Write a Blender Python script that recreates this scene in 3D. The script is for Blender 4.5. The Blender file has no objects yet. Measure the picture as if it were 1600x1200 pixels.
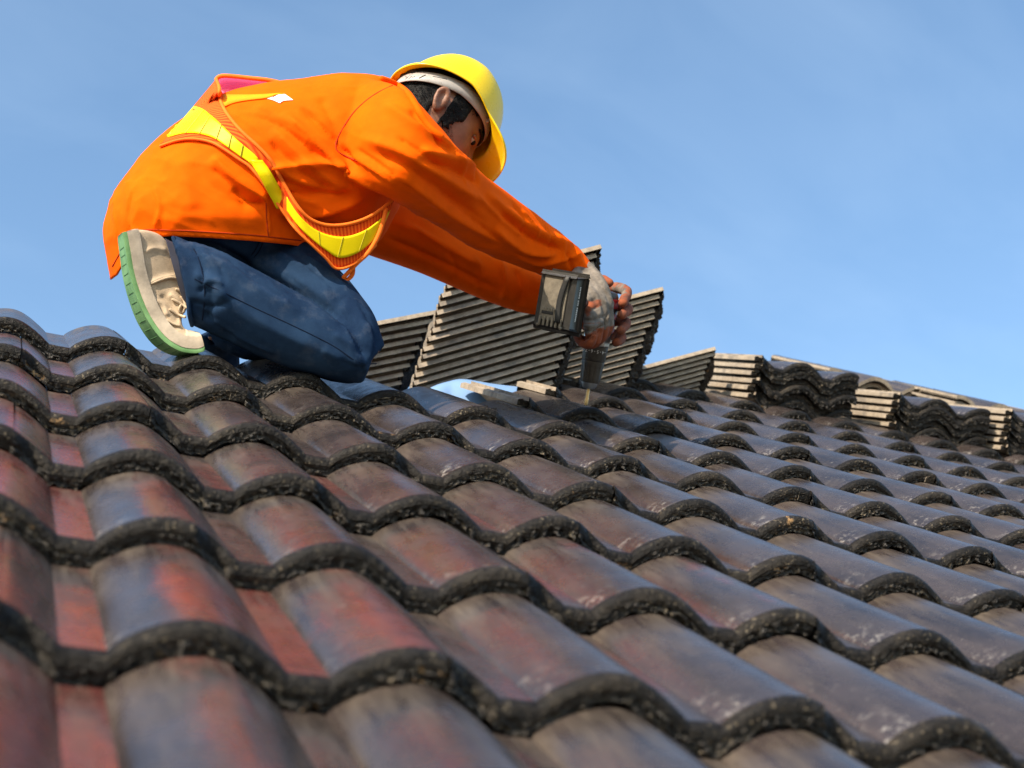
import bpy, bmesh, math, random
from mathutils import Vector, Matrix, noise, kdtree
from mathutils.bvhtree import BVHTree

S = bpy.context.scene
COL = S.collection
rnd = random.Random(7)

# ------------------------------------------------------------------ camera
CAM = Vector((-0.1146, -2.3017, -1.2643))
RIGHT = Vector((0.928355, -0.371694, 0.0))
UP = Vector((-0.178935, -0.446915, 0.876498))
FWD = Vector((0.325789, 0.813702, 0.481405))
FPX = 2319.1
cam = bpy.data.cameras.new('camera')
cam_o = bpy.data.objects.new('camera', cam)
COL.objects.link(cam_o)
cam_o.matrix_world = Matrix(((RIGHT.x, UP.x, -FWD.x, CAM.x), (RIGHT.y, UP.y, -FWD.y, CAM.y),
                             (RIGHT.z, UP.z, -FWD.z, CAM.z), (0, 0, 0, 1)))
cam.sensor_width = 36
cam.lens = FPX / 1600 * 36
cam.clip_start = 0.05
cam.clip_end = 3000
cam.dof.use_dof = True
cam.dof.focus_distance = 2.80
cam.dof.aperture_fstop = 5.6
cam.dof.aperture_blades = 7
S.camera = cam_o

# ------------------------------------------------------------------ sky, sun, exposure
SUN = Vector((-0.70, -0.50, 0.52)).normalized()
world = bpy.data.worlds.new('World')
S.world = world
world.use_nodes = True
wn, wl = world.node_tree.nodes, world.node_tree.links
bg = wn['Background']
sky = wn.new('ShaderNodeTexSky')
sky.sky_type = 'NISHITA'
sky.sun_disc = False
sky.sun_elevation = math.asin(SUN.z)
sky.sun_rotation = math.atan2(SUN.x, SUN.y)
sky.altitude = 100
sky.air_density = 1.0
sky.dust_density = 0.9
sky.ozone_density = 1.1
tc = wn.new('ShaderNodeTexCoord')
mp = wn.new('ShaderNodeMapping')
mp.inputs['Rotation'].default_value = (0.3, 0.5, 0.4)
mp.inputs['Scale'].default_value = (1.4, 4.5, 3.0)
wl.new(tc.outputs['Generated'], mp.inputs['Vector'])
cn = wn.new('ShaderNodeTexNoise')
cn.inputs['Scale'].default_value = 2.2
cn.inputs['Detail'].default_value = 7
cn.inputs['Roughness'].default_value = 0.55
cn.inputs['Distortion'].default_value = 0.6
wl.new(mp.outputs[0], cn.inputs['Vector'])
cr = wn.new('ShaderNodeMapRange')
cr.inputs['From Min'].default_value = 0.45
cr.inputs['From Max'].default_value = 0.85
cr.inputs['To Max'].default_value = 0.05
wl.new(cn.outputs['Fac'], cr.inputs['Value'])
cm = wn.new('ShaderNodeMix')
cm.data_type = 'RGBA'
cm.inputs['B'].default_value = (7.0, 7.4, 8.2, 1)
wl.new(cr.outputs[0], cm.inputs['Factor'])
wl.new(sky.outputs[0], cm.inputs['A'])
ct = wn.new('ShaderNodeMix')
ct.data_type = 'RGBA'
ct.blend_type = 'MULTIPLY'
ct.inputs['Factor'].default_value = 1
ct.inputs['B'].default_value = (.92, 1.03, 1.03, 1)
wl.new(cm.outputs['Result'], ct.inputs['A'])
wl.new(ct.outputs['Result'], bg.inputs['Color'])
bg.inputs['Strength'].default_value = 0.15
sun = bpy.data.lights.new('sun', 'SUN')
sun.energy = 4.4
sun.angle = math.radians(0.5)
sun.color = (1.0, 0.86, 0.68)
sun_o = bpy.data.objects.new('sun', sun)
COL.objects.link(sun_o)
sun_o.rotation_euler = SUN.to_track_quat('Z', 'Y').to_euler()
S.view_settings.view_transform = 'Standard'
S.view_settings.look = 'None'
S.view_settings.exposure = 0.9
S.view_settings.gamma = 1.0
S.view_settings.use_curve_mapping = False
S.render.engine = 'CYCLES'
S.cycles.max_bounces = 6


# ------------------------------------------------------------------ helpers
def at(x, y, d):
    """a point of the place, given where it shows in the photograph and its distance along the view axis"""
    return CAM + d * (FWD + RIGHT * ((x - 800) / FPX) - UP * ((y - 600) / FPX))


PITCH, EXPO = 0.17, 0.306
TH = math.radians(36.846)
RV = Vector((0, math.cos(TH), math.sin(TH)))
RN = Vector((0, -math.sin(TH), math.cos(TH)))


def roof(u, v, n):
    return Vector((u, 0, 0)) + RV * v + RN * n


ROOF_M = Matrix(((1, 0, 0, 0), (0, RV.y, RN.y, 0), (0, RV.z, RN.z, 0), (0, 0, 0, 1)))


def tag(o, label=None, cat=None, group=None, kind=None):
    if label: o['label'] = label
    if cat: o['category'] = cat
    if group: o['group'] = group
    if kind: o['kind'] = kind
    return o


def empty(name, loc):
    o = bpy.data.objects.new(name, None)
    o.empty_display_size = 0.1
    COL.objects.link(o)
    o.location = loc
    return o


def link(name, mesh, parent=None):
    o = bpy.data.objects.new(name, mesh)
    COL.objects.link(o)
    if parent is not None:
        o.parent = parent
        o.matrix_parent_inverse = parent_world(parent).inverted()
    return o


def parent_world(o):
    m = o.matrix_basis.copy()
    while o.parent is not None:
        m = o.matrix_parent_inverse @ m
        o = o.parent
        m = o.matrix_basis @ m
    return m


def mesh_from(name, verts, faces, mats=(), idx=None, smooth=True, angle=None):
    me = bpy.data.meshes.new(name)
    me.from_pydata([tuple(v) for v in verts], [], faces)
    for m in mats: me.materials.append(m)
    if idx is not None: me.polygons.foreach_set('material_index', idx)
    me.polygons.foreach_set('use_smooth', [smooth] * len(me.polygons))
    me.update()
    if angle is not None: me.set_sharp_from_angle(angle=math.radians(angle))
    return me


# ------------------------------------------------------------------ materials
class Mat:
    def __init__(s, name, col=(.5, .5, .5), rough=.6, **kw):
        s.m = bpy.data.materials.new(name)
        s.m.use_nodes = True
        s.t = s.m.node_tree
        s.b = s.t.nodes['Principled BSDF']
        s.b.inputs['Base Color'].default_value = (*col, 1)
        s.b.inputs['Roughness'].default_value = rough
        for k, v in kw.items(): s.b.inputs[k.replace('_', ' ')].default_value = v

    def n(s, typ, **kw):
        nd = s.t.nodes.new('ShaderNode' + typ)
        for k, v in kw.items():
            k2 = k.replace('_', ' ')
            if k2 in nd.inputs: nd.inputs[k2].default_value = v
            else: setattr(nd, k, v)
        return nd

    def l(s, a, b): s.t.links.new(a, b)

    def coords(s, kind='Object', scale=(1, 1, 1), rand=False):
        tc = s.n('TexCoord')
        mp = s.n('Mapping')
        mp.inputs['Scale'].default_value = scale
        s.l(tc.outputs[kind], mp.inputs['Vector'])
        if rand:
            oi = s.n('ObjectInfo')
            mu = s.n('Math', operation='MULTIPLY')
            mu.inputs[1].default_value = 37.0
            s.l(oi.outputs['Random'], mu.inputs[0])
            cx = s.n('CombineXYZ')
            for k in range(3): s.l(mu.outputs[0], cx.inputs[k])
            s.l(cx.outputs[0], mp.inputs['Location'])
        return mp.outputs[0]

    def noise(s, vec, scale, detail=4, rough=.55, lo=0., hi=1., a=0., b=1.):
        nd = s.n('TexNoise', Scale=scale, Detail=detail, Roughness=rough)
        s.l(vec, nd.inputs['Vector'])
        if (lo, hi, a, b) == (0., 1., 0., 1.): return nd.outputs['Fac']
        return s.map(nd.outputs['Fac'], lo, hi, a, b)

    def map(s, v, lo, hi, a=0., b=1.):
        mr = s.n('MapRange')
        for k, x in zip(('From Min', 'From Max', 'To Min', 'To Max'), (lo, hi, a, b)): mr.inputs[k].default_value = x
        s.l(v, mr.inputs['Value'])
        return mr.outputs[0]

    def math(s, op, a, b):
        nd = s.n('Math', operation=op)
        for k, x in enumerate((a, b)):
            if isinstance(x, (int, float)): nd.inputs[k].default_value = x
            else: s.l(x, nd.inputs[k])
        return nd.outputs[0]

    def mix(s, f, a, b):
        nd = s.n('Mix', data_type='RGBA')
        for k, x in (('Factor', f), ('A', a), ('B', b)):
            if isinstance(x, (int, float)): nd.inputs[k].default_value = x
            elif isinstance(x, tuple): nd.inputs[k].default_value = (*x, 1)
            else: s.l(x, nd.inputs[k])
        return nd.outputs['Result']

    def color(s, c): s.l(c, s.b.inputs['Base Color']); return s
    def rough(s, r): s.l(r, s.b.inputs['Roughness']); return s

    def bump(s, h, strength=.3, dist=.002):
        b = s.n('Bump', Strength=strength, Distance=dist)
        s.l(h, b.inputs['Height'])
        old = s.b.inputs['Normal'].links
        if old: s.l(old[0].from_socket, b.inputs['Normal'])
        s.l(b.outputs[0], s.b.inputs['Normal'])
        return s


PITCH_ = .17


def make_tile_glaze():
    k = Mat('tile_glaze', rough=.3)
    v = k.coords('Object', (1, 1, 1), rand=True)
    vs = k.coords('Object', (1, .4, 1), rand=True)
    oi = k.n('ObjectInfo')
    sep = k.n('SeparateColor')
    k.l(oi.outputs['Color'], sep.inputs[0])
    red_amt = sep.outputs[0]
    tc = k.n('TexCoord')
    pos = k.n('SeparateXYZ')
    k.l(tc.outputs['Object'], pos.inputs[0])
    big = k.noise(vs, 10, 3, .55)
    fine = k.noise(v, 85, 6, .7)
    base = k.mix(k.noise(vs, 16, 6, .65, .35, .68), (.019, .0145, .014), (.050, .038, .036))
    th = k.math('SUBTRACT', .86, k.math('MULTIPLY', red_amt, .43))
    rm = k.math('SUBTRACT', k.math('ADD', big, k.math('MULTIPLY', k.math('SUBTRACT', fine, .5), .42)), th)
    sx = k.math('FRACT', k.math('ADD', k.math('DIVIDE', pos.outputs['X'], PITCH_), .52), 0.)
    left = k.map(sx, .30, .14, 0., 1.)
    pan = k.map(sx, .80, .86, 0., 1.)
    rm = k.math('ADD', rm, k.math('SUBTRACT', k.math('MULTIPLY', k.math('MULTIPLY', pan, red_amt), .10), k.math('MULTIPLY', left, .20)))
    rmask = k.map(rm, -0.02, .12)
    redc = k.mix(k.noise(v, 38, 5, .65, .35, .7), (.12, .033, .027), (.055, .020, .018))
    c = k.mix(k.math('MULTIPLY', rmask, .9), base, redc)
    # grey-brown dust washed down from under the overlap, in streaks
    streak = k.noise(k.coords('Object', (1, .10, 1), rand=True), 48, 5, .7, .38, .72)
    head = k.map(pos.outputs['Y'], .15, .30)
    dust = k.math('MULTIPLY', streak, k.math('ADD', k.math('MULTIPLY', head, .55), .16))
    c = k.mix(dust, c, (.125, .098, .072))
    # fine grit and pale scuffs, thickest beside the lower edge
    low = k.map(pos.outputs['Y'], .06, .0, .25, 1.0)
    scf = k.math('MULTIPLY', k.noise(v, 95, 4, .75, .62, .70), low)
    c = k.mix(k.math('MULTIPLY', scf, k.noise(v, 17, 3, .6, .50, .62, 0, .85)), c, (.40, .36, .31))
    grit = k.noise(v, 330, 2, .5, .70, .76, 0, .5)
    c = k.mix(grit, c, (.24, .21, .17))
    dark = k.noise(v, 130, 4, .7, .60, .72, 0, .55)
    c = k.mix(dark, c, (.016, .013, .012))
    corner = k.math('MULTIPLY', k.map(sx, .20, .03, 0., 1.), k.map(pos.outputs['Y'], .085, .025, 0., 1.))
    c = k.mix(k.math('MULTIPLY', corner, k.math('MULTIPLY', k.noise(v, 75, 5, .75, .52, .64, 0, .8), k.noise(v, 4, 2, .5, .42, .62, .1, 1.))), c, (.36, .33, .30))
    k.color(c)
    k.rough(k.math('ADD', k.noise(v, 22, 6, .65, .3, .7, .16, .33), k.math('MULTIPLY', dust, .35)))
    k.b.inputs['Specular IOR Level'].default_value = .75
    k.bump(k.noise(k.coords('Object', (1, .10, 1), rand=True), 190, 4, .65), .22, .0015)
    k.bump(k.noise(v, 40, 5, .6), .30, .002)
    k.bump(fine, .16, .0015)
    return k.m


def make_tile_rim():
    k = Mat('tile_rim', rough=.6)
    v = k.coords('Object', rand=True)
    c = k.mix(k.noise(v, 120, 5, .7, .35, .7), (.004, .0034, .003), (.014, .0112, .009))
    sp = k.noise(v, 230, 3, .6, .60, .68)
    reg = k.noise(v, 16, 3, .6, .40, .60)
    c = k.mix(k.math('MULTIPLY', k.math('MULTIPLY', sp, reg), .8), c, (.26, .21, .14))
    clay = k.noise(v, 11, 6, .8, .655, .70)
    c = k.mix(clay, c, (.36, .21, .09))
    mud = k.noise(v, 8, 4, .65, .50, .8, 0, .5)
    c = k.mix(mud, c, (.085, .068, .05))
    k.color(c)
    k.rough(k.noise(v, 90, 3, .6, .3, .7, .30, .62))
    k.b.inputs['Specular IOR Level'].default_value = .22
    k.bump(k.noise(v, 270, 4, .7), .8, .003)
    k.bump(k.noise(v, 110, 4, .65), .8, .005)
    return k.m


def make_tile_chipped():
    k = Mat('tile_chipped_edge', rough=.5)
    v = k.coords('Object', rand=True)
    c = k.mix(k.noise(v, 130, 5, .7, .35, .7), (.006, .005, .0045), (.04, .033, .026))
    sp = k.noise(v, 170, 4, .7, .55, .62)
    reg = k.noise(v, 11, 3, .6, .44, .66)
    c = k.mix(k.math('MULTIPLY', k.math('MULTIPLY', sp, reg), .9), c, (.30, .235, .155))
    clay = k.noise(v, 10, 6, .8, .625, .67)
    c = k.mix(clay, c, (.38, .215, .085))
    k.color(c)
    k.rough(k.noise(v, 120, 3, .6, .3, .7, .22, .6))
    k.bump(k.noise(v, 240, 5, .75), .9, .004)
    return k.m


def make_tile_raw():
    k = Mat('tile_raw', rough=.85)
    v = k.coords('Object', rand=True)
    c = k.mix(k.noise(v, 60, 6, .7, .3, .7), (.22, .175, .13), (.40, .33, .25))
    c = k.mix(k.noise(v, 17, 4, .6, .5, .75), c, (.10, .088, .08))
    k.color(c)
    k.bump(k.noise(v, 220, 4, .7), .5, .0015)
    return k.m


M_GLAZE, M_RIM, M_RAW, M_CHIP = make_tile_glaze(), make_tile_rim(), make_tile_raw(), make_tile_chipped()


# ------------------------------------------------------------------ the interlocking roof tile
T, H, TLEN = 0.026, 0.033, 0.42


def prof(s):
    s %= 1.0
    w = .80
    if s >= w: return 0.0
    t = s / w
    a = math.sin(math.pi * t)
    if t < .5: return a ** .78
    return .8 * a ** .85 + .2 * (.5 + .5 * math.cos(2 * math.pi * (t - .5)))


def make_tile(seed):
    r = random.Random(seed)
    ox, oy = r.uniform(0, 50), r.uniform(0, 50)
    s0 = .52
    xs = sorted(set([i * .34 / 150 for i in range(151)] + [(1 - s0) * PITCH - .0015, (2 - s0) * PITCH - .0015]))
    ys = [.0140, .0165, .035, .07, .12, .18, .24, .30, .36, TLEN]
    verts, faces, mi = [], [], []
    nx = len(xs)

    def nz(x, f, sc, off=0.):
        return noise.noise(Vector((x * sc + ox, f * sc + oy, off)))

    def add_rows(rows, mat):
        base = len(verts)
        for row in rows: verts.extend(row)
        for j in range(len(rows) - 1):
            for i in range(nx - 1):
                a = base + j * nx + i
                faces.append((a, a + nx, a + nx + 1, a + 1))
                mi.append(mat if not callable(mat) else mat(j))
        return base
    rows = []
    # underside lip, rim face from the bottom up, rounded nose, then the glazed top
    lump = [r.uniform(-.002, .002) for _ in range(8)]
    def notch(x):
        return math.exp(-((x - .022) / .013) ** 2), math.exp(-((x - .003) / .006) ** 2) + .8 * math.exp(-((x - .045) / .005) ** 2)
    face = []
    rough_amt = r.uniform(.7, 1.3)
    fs = [0.0, .12, .25, .4, .55, .7, .85, .97]
    for f in fs:          # f: 0 at the bottom edge of the rim, 1 at its top
        row = []
        for x in xs:
            h = H * prof(x / PITCH + s0)
            low = max(0., 1 - f / .95)
            n1 = nz(x, f * T, 130, 1.) * .6 + nz(x, f * T, 300, 2.) * .4
            n2 = nz(x, 0, 22, 5.)
            yy = .0024 * min(1, low * 2.2) * (1 + n2) - (.0014 + .0100 * min(1., low * 2.2)) * max(-.45, n1) * rough_amt
            zb = (T - .0115) * f * 1.02 + .001
            zb += (.0040 * nz(x, 3, 60, 7.) + .0034 * nz(x, 5, 170, 8.)) * max(0, 1 - f / .35) * rough_amt
            k, bmp = notch(x)
            kz = math.exp(-((f - .9) / .5) ** 2)
            yy += k * kz * .015 - bmp * .0055 * math.exp(-((f - .8) / .6) ** 2)
            row.append((x, yy, h + zb))
        face.append(row)
    nose = []
    for (yy, dz) in ((.0004, -.0105), (.0010, -.0070), (.0028, -.0032), (.0058, -.0008), (.0092, .0004), (.0120, .0006), (.0134, -.0003)):
        row = []
        for x in xs:
            h = H * prof(x / PITCH + s0)
            k, bmp = notch(x)
            n1 = nz(x, yy, 85, 3.)
            q = max(0., 1 - yy / .014)
            row.append((x, yy + n1 * .0009 + k * .009 * q, h + T * (1 - yy / EXPO) + dz + n1 * .0007 - k * .0085 * q + bmp * .0028 * q))
        nose.append(row)
    top = []
    for y in ys:
        row = []
        for x in xs:
            h = H * prof(x / PITCH + s0)
            z = h + T * (1 - y / EXPO) + .0009 * nz(x, y, 9, 11.) - .0008 * math.exp(-((x - .0) / .004) ** 2)
            row.append((x, y, z))
        top.append(row)
    lip = [[(x, .03, H * prof(x / PITCH + s0) + .004) for x in xs]]
    add_rows(lip + face[:1], 4)
    add_rows(face + nose + top[:1], lambda j: 4 if j < 6 else 1)
    add_rows(top, 0)
    # underside and ends
    th = .0135
    und = [[(x, y, H * prof(x / PITCH + s0) + T * (1 - y / EXPO) - th) for x in xs] for y in (TLEN, .2, .02)]
    add_rows(und, 2)
    add_rows([top[-1], und[0]], 2)
    nv = len(verts)
    for side, xe, dx in ((0, 0, -.024), (1, .34, 0)):
        zs = H * prof(xe / PITCH + s0)
        for k in range(len(ys) - 1):
            b = len(verts)
            y0, y1 = (0.004 if k == 0 else ys[k]), ys[k + 1]
            z0, z1 = zs + T * (1 - y0 / EXPO), zs + T * (1 - y1 / EXPO)
            if side == 0:
                verts.extend([(0, y0, z0), (0, y1, z1), (0, y1, z1 - .0085), (0, y0, z0 - .0085),
                              (dx, y1, z1 - .0085), (dx, y0, z0 - .0085), (dx, y1, z1 - .020), (dx, y0, z0 - .020),
                              (dx + .010, y1, z1 - .0055), (dx + .010, y0, z0 - .0055),
                              (dx + .014, y1, z1 - .0085), (dx + .014, y0, z0 - .0085)])
                for qn, q in enumerate(((0, 1, 2, 3), (3, 2, 10, 11), (11, 10, 8, 9), (9, 8, 4, 5), (5, 4, 6, 7))):
                    faces.append(tuple(b + t for t in q)); mi.append(3 if qn == 0 else 2)
                if k == 0:
                    verts.extend([(dx, y0, z0 - .0085), (0, y0, z0 - .0085), (0, y0, z0 - .02), (dx, y0, z0 - .02)])
                    faces.append((b + 12, b + 13, b + 14, b + 15)); mi.append(1)
            else:
                verts.extend([(xe, y0, z0), (xe, y1, z1), (xe, y1, z1 - .0095), (xe, y0, z0 - .0095)])
                faces.append((b, b + 3, b + 2, b + 1)); mi.append(3)
    me = mesh_from('roof_tile', verts, faces, (M_GLAZE, M_RIM, M_RAW, M_RIM, M_CHIP), mi, True, None)
    bm = bmesh.new()
    bm.from_mesh(me)
    bmesh.ops.remove_doubles(bm, verts=bm.verts[:nv], dist=1e-6)
    bmesh.ops.recalc_face_normals(bm, faces=bm.faces[:])
    bm.to_mesh(me)
    bm.free()
    me.set_sharp_from_angle(angle=math.radians(38))
    return me


TILES = [make_tile(100 + k) for k in range(7)]

# ------------------------------------------------------------------ the house and its half-laid roof
house = empty('house', roof(2, -1.5, -.1))
tag(house, 'tiled house roof being laid with dark glazed wavy tiles, filling the lower half', 'house')

ROW_START = {-1: 5.52, -2: 6.52, -3: 7.52, -4: 8.52}
col_rnd = random.Random(3)
for i in range(-4, 9):
    j = -5 + (0 if i % 2 else 1) + .52
    while j < (23 if i < 0 else 21 if i < 3 else 15):
        if i in ROW_START and j < ROW_START[i] - .01:
            j += 2
            continue
        o = link('roof_tile', TILES[col_rnd.randrange(len(TILES))], house)
        u = j * PITCH + col_rnd.uniform(-.0012, .0012)
        rot = Matrix.Rotation(col_rnd.uniform(-.004, .004), 4, 'Z') @ Matrix.Rotation(col_rnd.uniform(-.004, .004), 4, 'X')
        o.matrix_basis = ROOF_M @ Matrix.Translation((u, -i * EXPO + col_rnd.uniform(-.003, .003), -T + col_rnd.uniform(-.0008, .0012))) @ rot
        d = (j - 1.5) * .55 - i * .55
        red = max(0., min(1., .90 - (j + 1) / 10 - max(0, 1.6 - i) * .2)) if i > -1 else 0.
        red = max(0., min(1., red + col_rnd.uniform(-.2, .1)))
        o.color = (red, col_rnd.random(), 0, 1)
        if i in ROW_START and j < ROW_START[i] + 1:
            o.material_slots[3].link = 'OBJECT'
            o.material_slots[3].material = M_RAW
        j += 2

# ------------------------------------------------------------------ roof deck, battens, foil, walls, ground
def simple(name, col, rough=.7, nscale=30, var=.25, bump=.3, bscale=150, **kw):
    k = Mat(name, col, rough, **kw)
    v = k.coords('Object')
    d = tuple(c * (1 - var) for c in col)
    e = tuple(min(1, c * (1 + var)) for c in col)
    k.color(k.mix(k.noise(v, nscale, 5, .6, .3, .7), d, e))
    if bump: k.bump(k.noise(v, bscale, 4, .65), bump, .0015)
    return k.m


M_DECK = simple('deck_board', (.16, .12, .085), .85, 20)
M_WOOD = simple('batten_wood', (.28, .19, .11), .8, 25)
M_WALL = simple('wall_render', (.55, .52, .47), .9, 6, .1)
M_SOIL = simple('soil', (.16, .12, .08), .95, .5, .3)
k = Mat('foil', (.17, .29, .50), .75, Specular_IOR_Level=.2)
k.bump(k.noise(k.coords(), 12, 3, .5), .4, .006)
M_FOIL = k.m
HIP = [(-1.2, .36), (.80, .36), (1.62, 1.42), (2.3, 2.6), (5.2, 2.6)]


def slab(name, poly, n0, n1, mat, parent, conv=roof):
    n = len(poly)
    vs = [conv(u, v, n1) for u, v in poly] + [conv(u, v, n0) for u, v in poly]
    fs = [tuple(range(n)), tuple(range(2 * n - 1, n - 1, -1))]
    fs += [(i, n + i, n + (i + 1) % n, (i + 1) % n) for i in range(n)]
    return link(name, mesh_from(name, vs, fs, (mat,), None, False), parent)


slab('roof_deck', [(5.2, -2.75), (5.2, 2.6)][:1] + [(5.2, 2.6)] + HIP[::-1][1:] + [(-1.2, -2.75)], -.135, -.10, M_DECK, house)
for i in range(-8, 9):
    v = -i * EXPO + .33
    u0 = -1.1
    if v > .45: u0 = .80 + (v - .36) * .78 + .05
    if v > 2.45: continue
    if i in ROW_START or i >= 0 or i < -4:
        slab('batten', [(u0, v), (5.1, v), (5.1, v + .04), (u0, v + .04)], -.098, -.062, M_WOOD, house)
# walls under the eaves and the ground far below
for (x0, y0, x1, y1) in ((-1.0, -1.9, 5.0, -1.75), (-1.0, -1.75, -.85, .2), (4.85, -1.75, 5.0, .2)):
    vs = [(x0, y0, -6), (x1, y0, -6), (x1, y1, -6), (x0, y1, -6)]
    tz = -1.75
    vs += [(a, b, tz if b < -1 else tz + .9) for a, b, _ in vs[:4]]
    link('wall', mesh_from('wall', vs, [(0, 1, 5, 4), (1, 2, 6, 5), (2, 3, 7, 6), (3, 0, 4, 7), (4, 5, 6, 7), (3, 2, 1, 0)], (M_WALL,), None, False), house)
g = link('ground', mesh_from('ground', [(-900, -900, -6), (900, -900, -6), (900, 900, -6), (-900, 900, -6)], [(0, 1, 2, 3)], (M_SOIL,)))
tag(g, kind='structure')
# silver foil folded over the hip beside the kneeling worker's knee
prof_px = [(590, 626), (630, 615), (660, 607), (684, 598), (702, 590.5), (709, 589.5), (730, 592), (765, 597), (810, 604)]
vs, fs = [], []
for dz, dy in ((3.50, 60), (3.51, 34), (3.53, 12), (3.56, 0), (3.7, 1), (3.9, 4), (4.1, 8)):
    for q, (x, y) in enumerate(prof_px):
        vs.append(at(x + (6 if dy < 10 else 0) * (dz - 3.56) * 4, y + dy + 2.0 * math.sin(q * 2.1 + dz * 5), dz + .012 * math.sin(q * 1.7)))
n_ = len(prof_px)
for r in range(6):
    for c in range(n_ - 1): fs.append((r * n_ + c, r * n_ + c + 1, r * n_ + n_ + c + 1, r * n_ + n_ + c))
fo = link('foil_underlay', mesh_from('foil_underlay', vs, fs, (M_FOIL,), None, True), house)
md = fo.modifiers.new('s', 'SOLIDIFY')
md.thickness = .002
md = fo.modifiers.new('b', 'SUBSURF')
md.levels = md.render_levels = 2

# ------------------------------------------------------------------ stacks of loose tiles
ORD = ['top', 'second', 'third', 'fourth', 'fifth', 'sixth', 'seventh', 'eighth', 'ninth', 'tenth', 'eleventh', 'twelfth', 'thirteenth', 'fourteenth', 'fifteenth', 'sixteenth', 'seventeenth', 'eighteenth', 'nineteenth', 'twentieth']


def stacked(m, n_from_top, where, group):
    o = link('stacked_tile', TILES[rnd.randrange(len(TILES))])
    o.matrix_basis = m
    o.color = (0, rnd.random(), 0, 1)
    o.material_slots[3].link = 'OBJECT'
    o.material_slots[3].material = M_RAW
    nm = 'topmost loose tile of ' if n_from_top == 0 else ORD[n_from_top] + ' loose tile down in '
    tag(o, nm + where, 'roof tile', group)


def frame(xa, ya, za, loc):
    return Matrix(((xa.x, ya.x, za.x, loc.x), (xa.y, ya.y, za.y, loc.y), (xa.z, ya.z, za.z, loc.z), (0, 0, 0, 1)))


def pile_on_roof(u, v, n0, count, where, flip=False, yaw=0., tilt=0., step=.0225):
    base = ROOF_M @ Matrix.Translation((u, v, n0)) @ Matrix.Rotation(tilt, 4, 'X') @ Matrix.Rotation(yaw, 4, 'Z')
    for k in range(count):
        j = Matrix.Translation((rnd.uniform(-.006, .006), rnd.uniform(-.010, .010), k * step)) @ Matrix.Rotation(rnd.uniform(-.012, .012), 4, 'Z')
        m = base @ j
        if flip: m = m @ Matrix.Translation((.34, .40, 0)) @ Matrix.Rotation(math.pi, 4, 'Z') @ Matrix.Rotation(math.atan(T / EXPO), 4, 'X')
        stacked(m, count - 1 - k, where, 'loose tiles in the piles on the roof at right')


T1 = math.radians(-2.6)
pile_on_roof(2.02, 1.36, -.004, 6, 'the leftmost low pile on the right of the roof', tilt=T1)
pile_on_roof(2.50, 1.34, -.004, 5, 'the middle low pile on the right of the roof', tilt=T1)
pile_on_roof(2.90, 1.31, -.004, 6, 'the low pile at the right edge', tilt=T1)
pile_on_roof(2.50, 1.80, -.022, 6, 'the far pile behind the leftmost low pile', flip=True, tilt=T1)
pile_on_roof(3.00, 1.78, -.022, 6, 'the far pile behind the middle low pile', flip=True, tilt=T1)
pile_on_roof(3.38, 1.36, -.004, 6, 'the low pile beyond the right edge', tilt=T1)


def pile_on_hip(tl, tr, bl, d0, count, where, length=.42, wdepth=.34):
    """a leaning pile whose tiles show their long edges; tl, tr: ends of its top edge, bl: foot of its near end"""
    P = at(*tl, d0)
    lo, hi = d0, d0 + .6
    for _ in range(40):
        mid = (lo + hi) / 2
        if (at(*tr, mid) - P).length < length: lo = mid
        else: hi = mid
    L = (at(*tr, lo) - P).normalized()
    Bm = at(*bl, d0 + .02)
    step = (Bm - P) / (count - 1)
    W = L.cross(Vector((0, 0, 1))).normalized()
    if W.dot(FWD) < 0: W = -W
    N = W.cross(L)
    if N.z < 0: N = -N
    X = L.cross(N)       # right-handed: X x Y(L) = N
    nstep = step - L * 0
    for kk in range(count):
        loc = P + nstep * kk + L * rnd.uniform(-.006, .006)
        if X.dot(FWD) < 0: loc = loc - X * .34
        m = frame(X, L, N, loc - N * (T + H * prof(.52)))
        m = m @ Matrix.Translation((.34, length, 0)) @ Matrix.Rotation(math.pi + rnd.uniform(-.006, .006), 4, 'Z') @ Matrix.Rotation(math.atan(T / EXPO), 4, 'X')
        stacked(m, kk, where, 'loose tiles in the tall piles beyond the ridge')


pile_on_hip((438, 532), (676, 487), (356, 690), 3.70, 12, 'the tall pile behind the knee')
pile_on_hip((690, 449), (931, 386), (608, 694), 3.55, 19, 'the tallest pile behind the arms and drill')
pile_on_hip((812, 508), (1032, 451), (748, 668), 4.0, 15, 'the tall pile right of the drill')
pile_on_hip((915, 596), (1112, 544), (885, 670), 4.4, 9, 'the half hidden pile right of the tall piles')

# ------------------------------------------------------------------ cloth, skin and other materials of the worker
def cloth(name, col, rough=.8, weave=900, var=.12, sheen=.25, sheen_tint=None, bump=.25, spec=.15):
    k = Mat(name, col, rough)
    v = k.coords('Object')
    a = tuple(c * (1 - var) for c in col)
    b = tuple(min(1, c * (1 + var)) for c in col)
    k.color(k.mix(k.noise(v, 16, 5, .6, .3, .7), a, b))
    k.bump(k.noise(v, weave, 2, .5), bump, .0006)
    k.bump(k.noise(v, 60, 4, .6), .10, .002)
    k.b.inputs['Sheen Weight'].default_value = sheen
    k.b.inputs['Specular IOR Level'].default_value = spec
    k.b.inputs['Sheen Roughness'].default_value = .4
    k.b.inputs['Sheen Tint'].default_value = (*(sheen_tint or col), 1)
    return k.m


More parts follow.
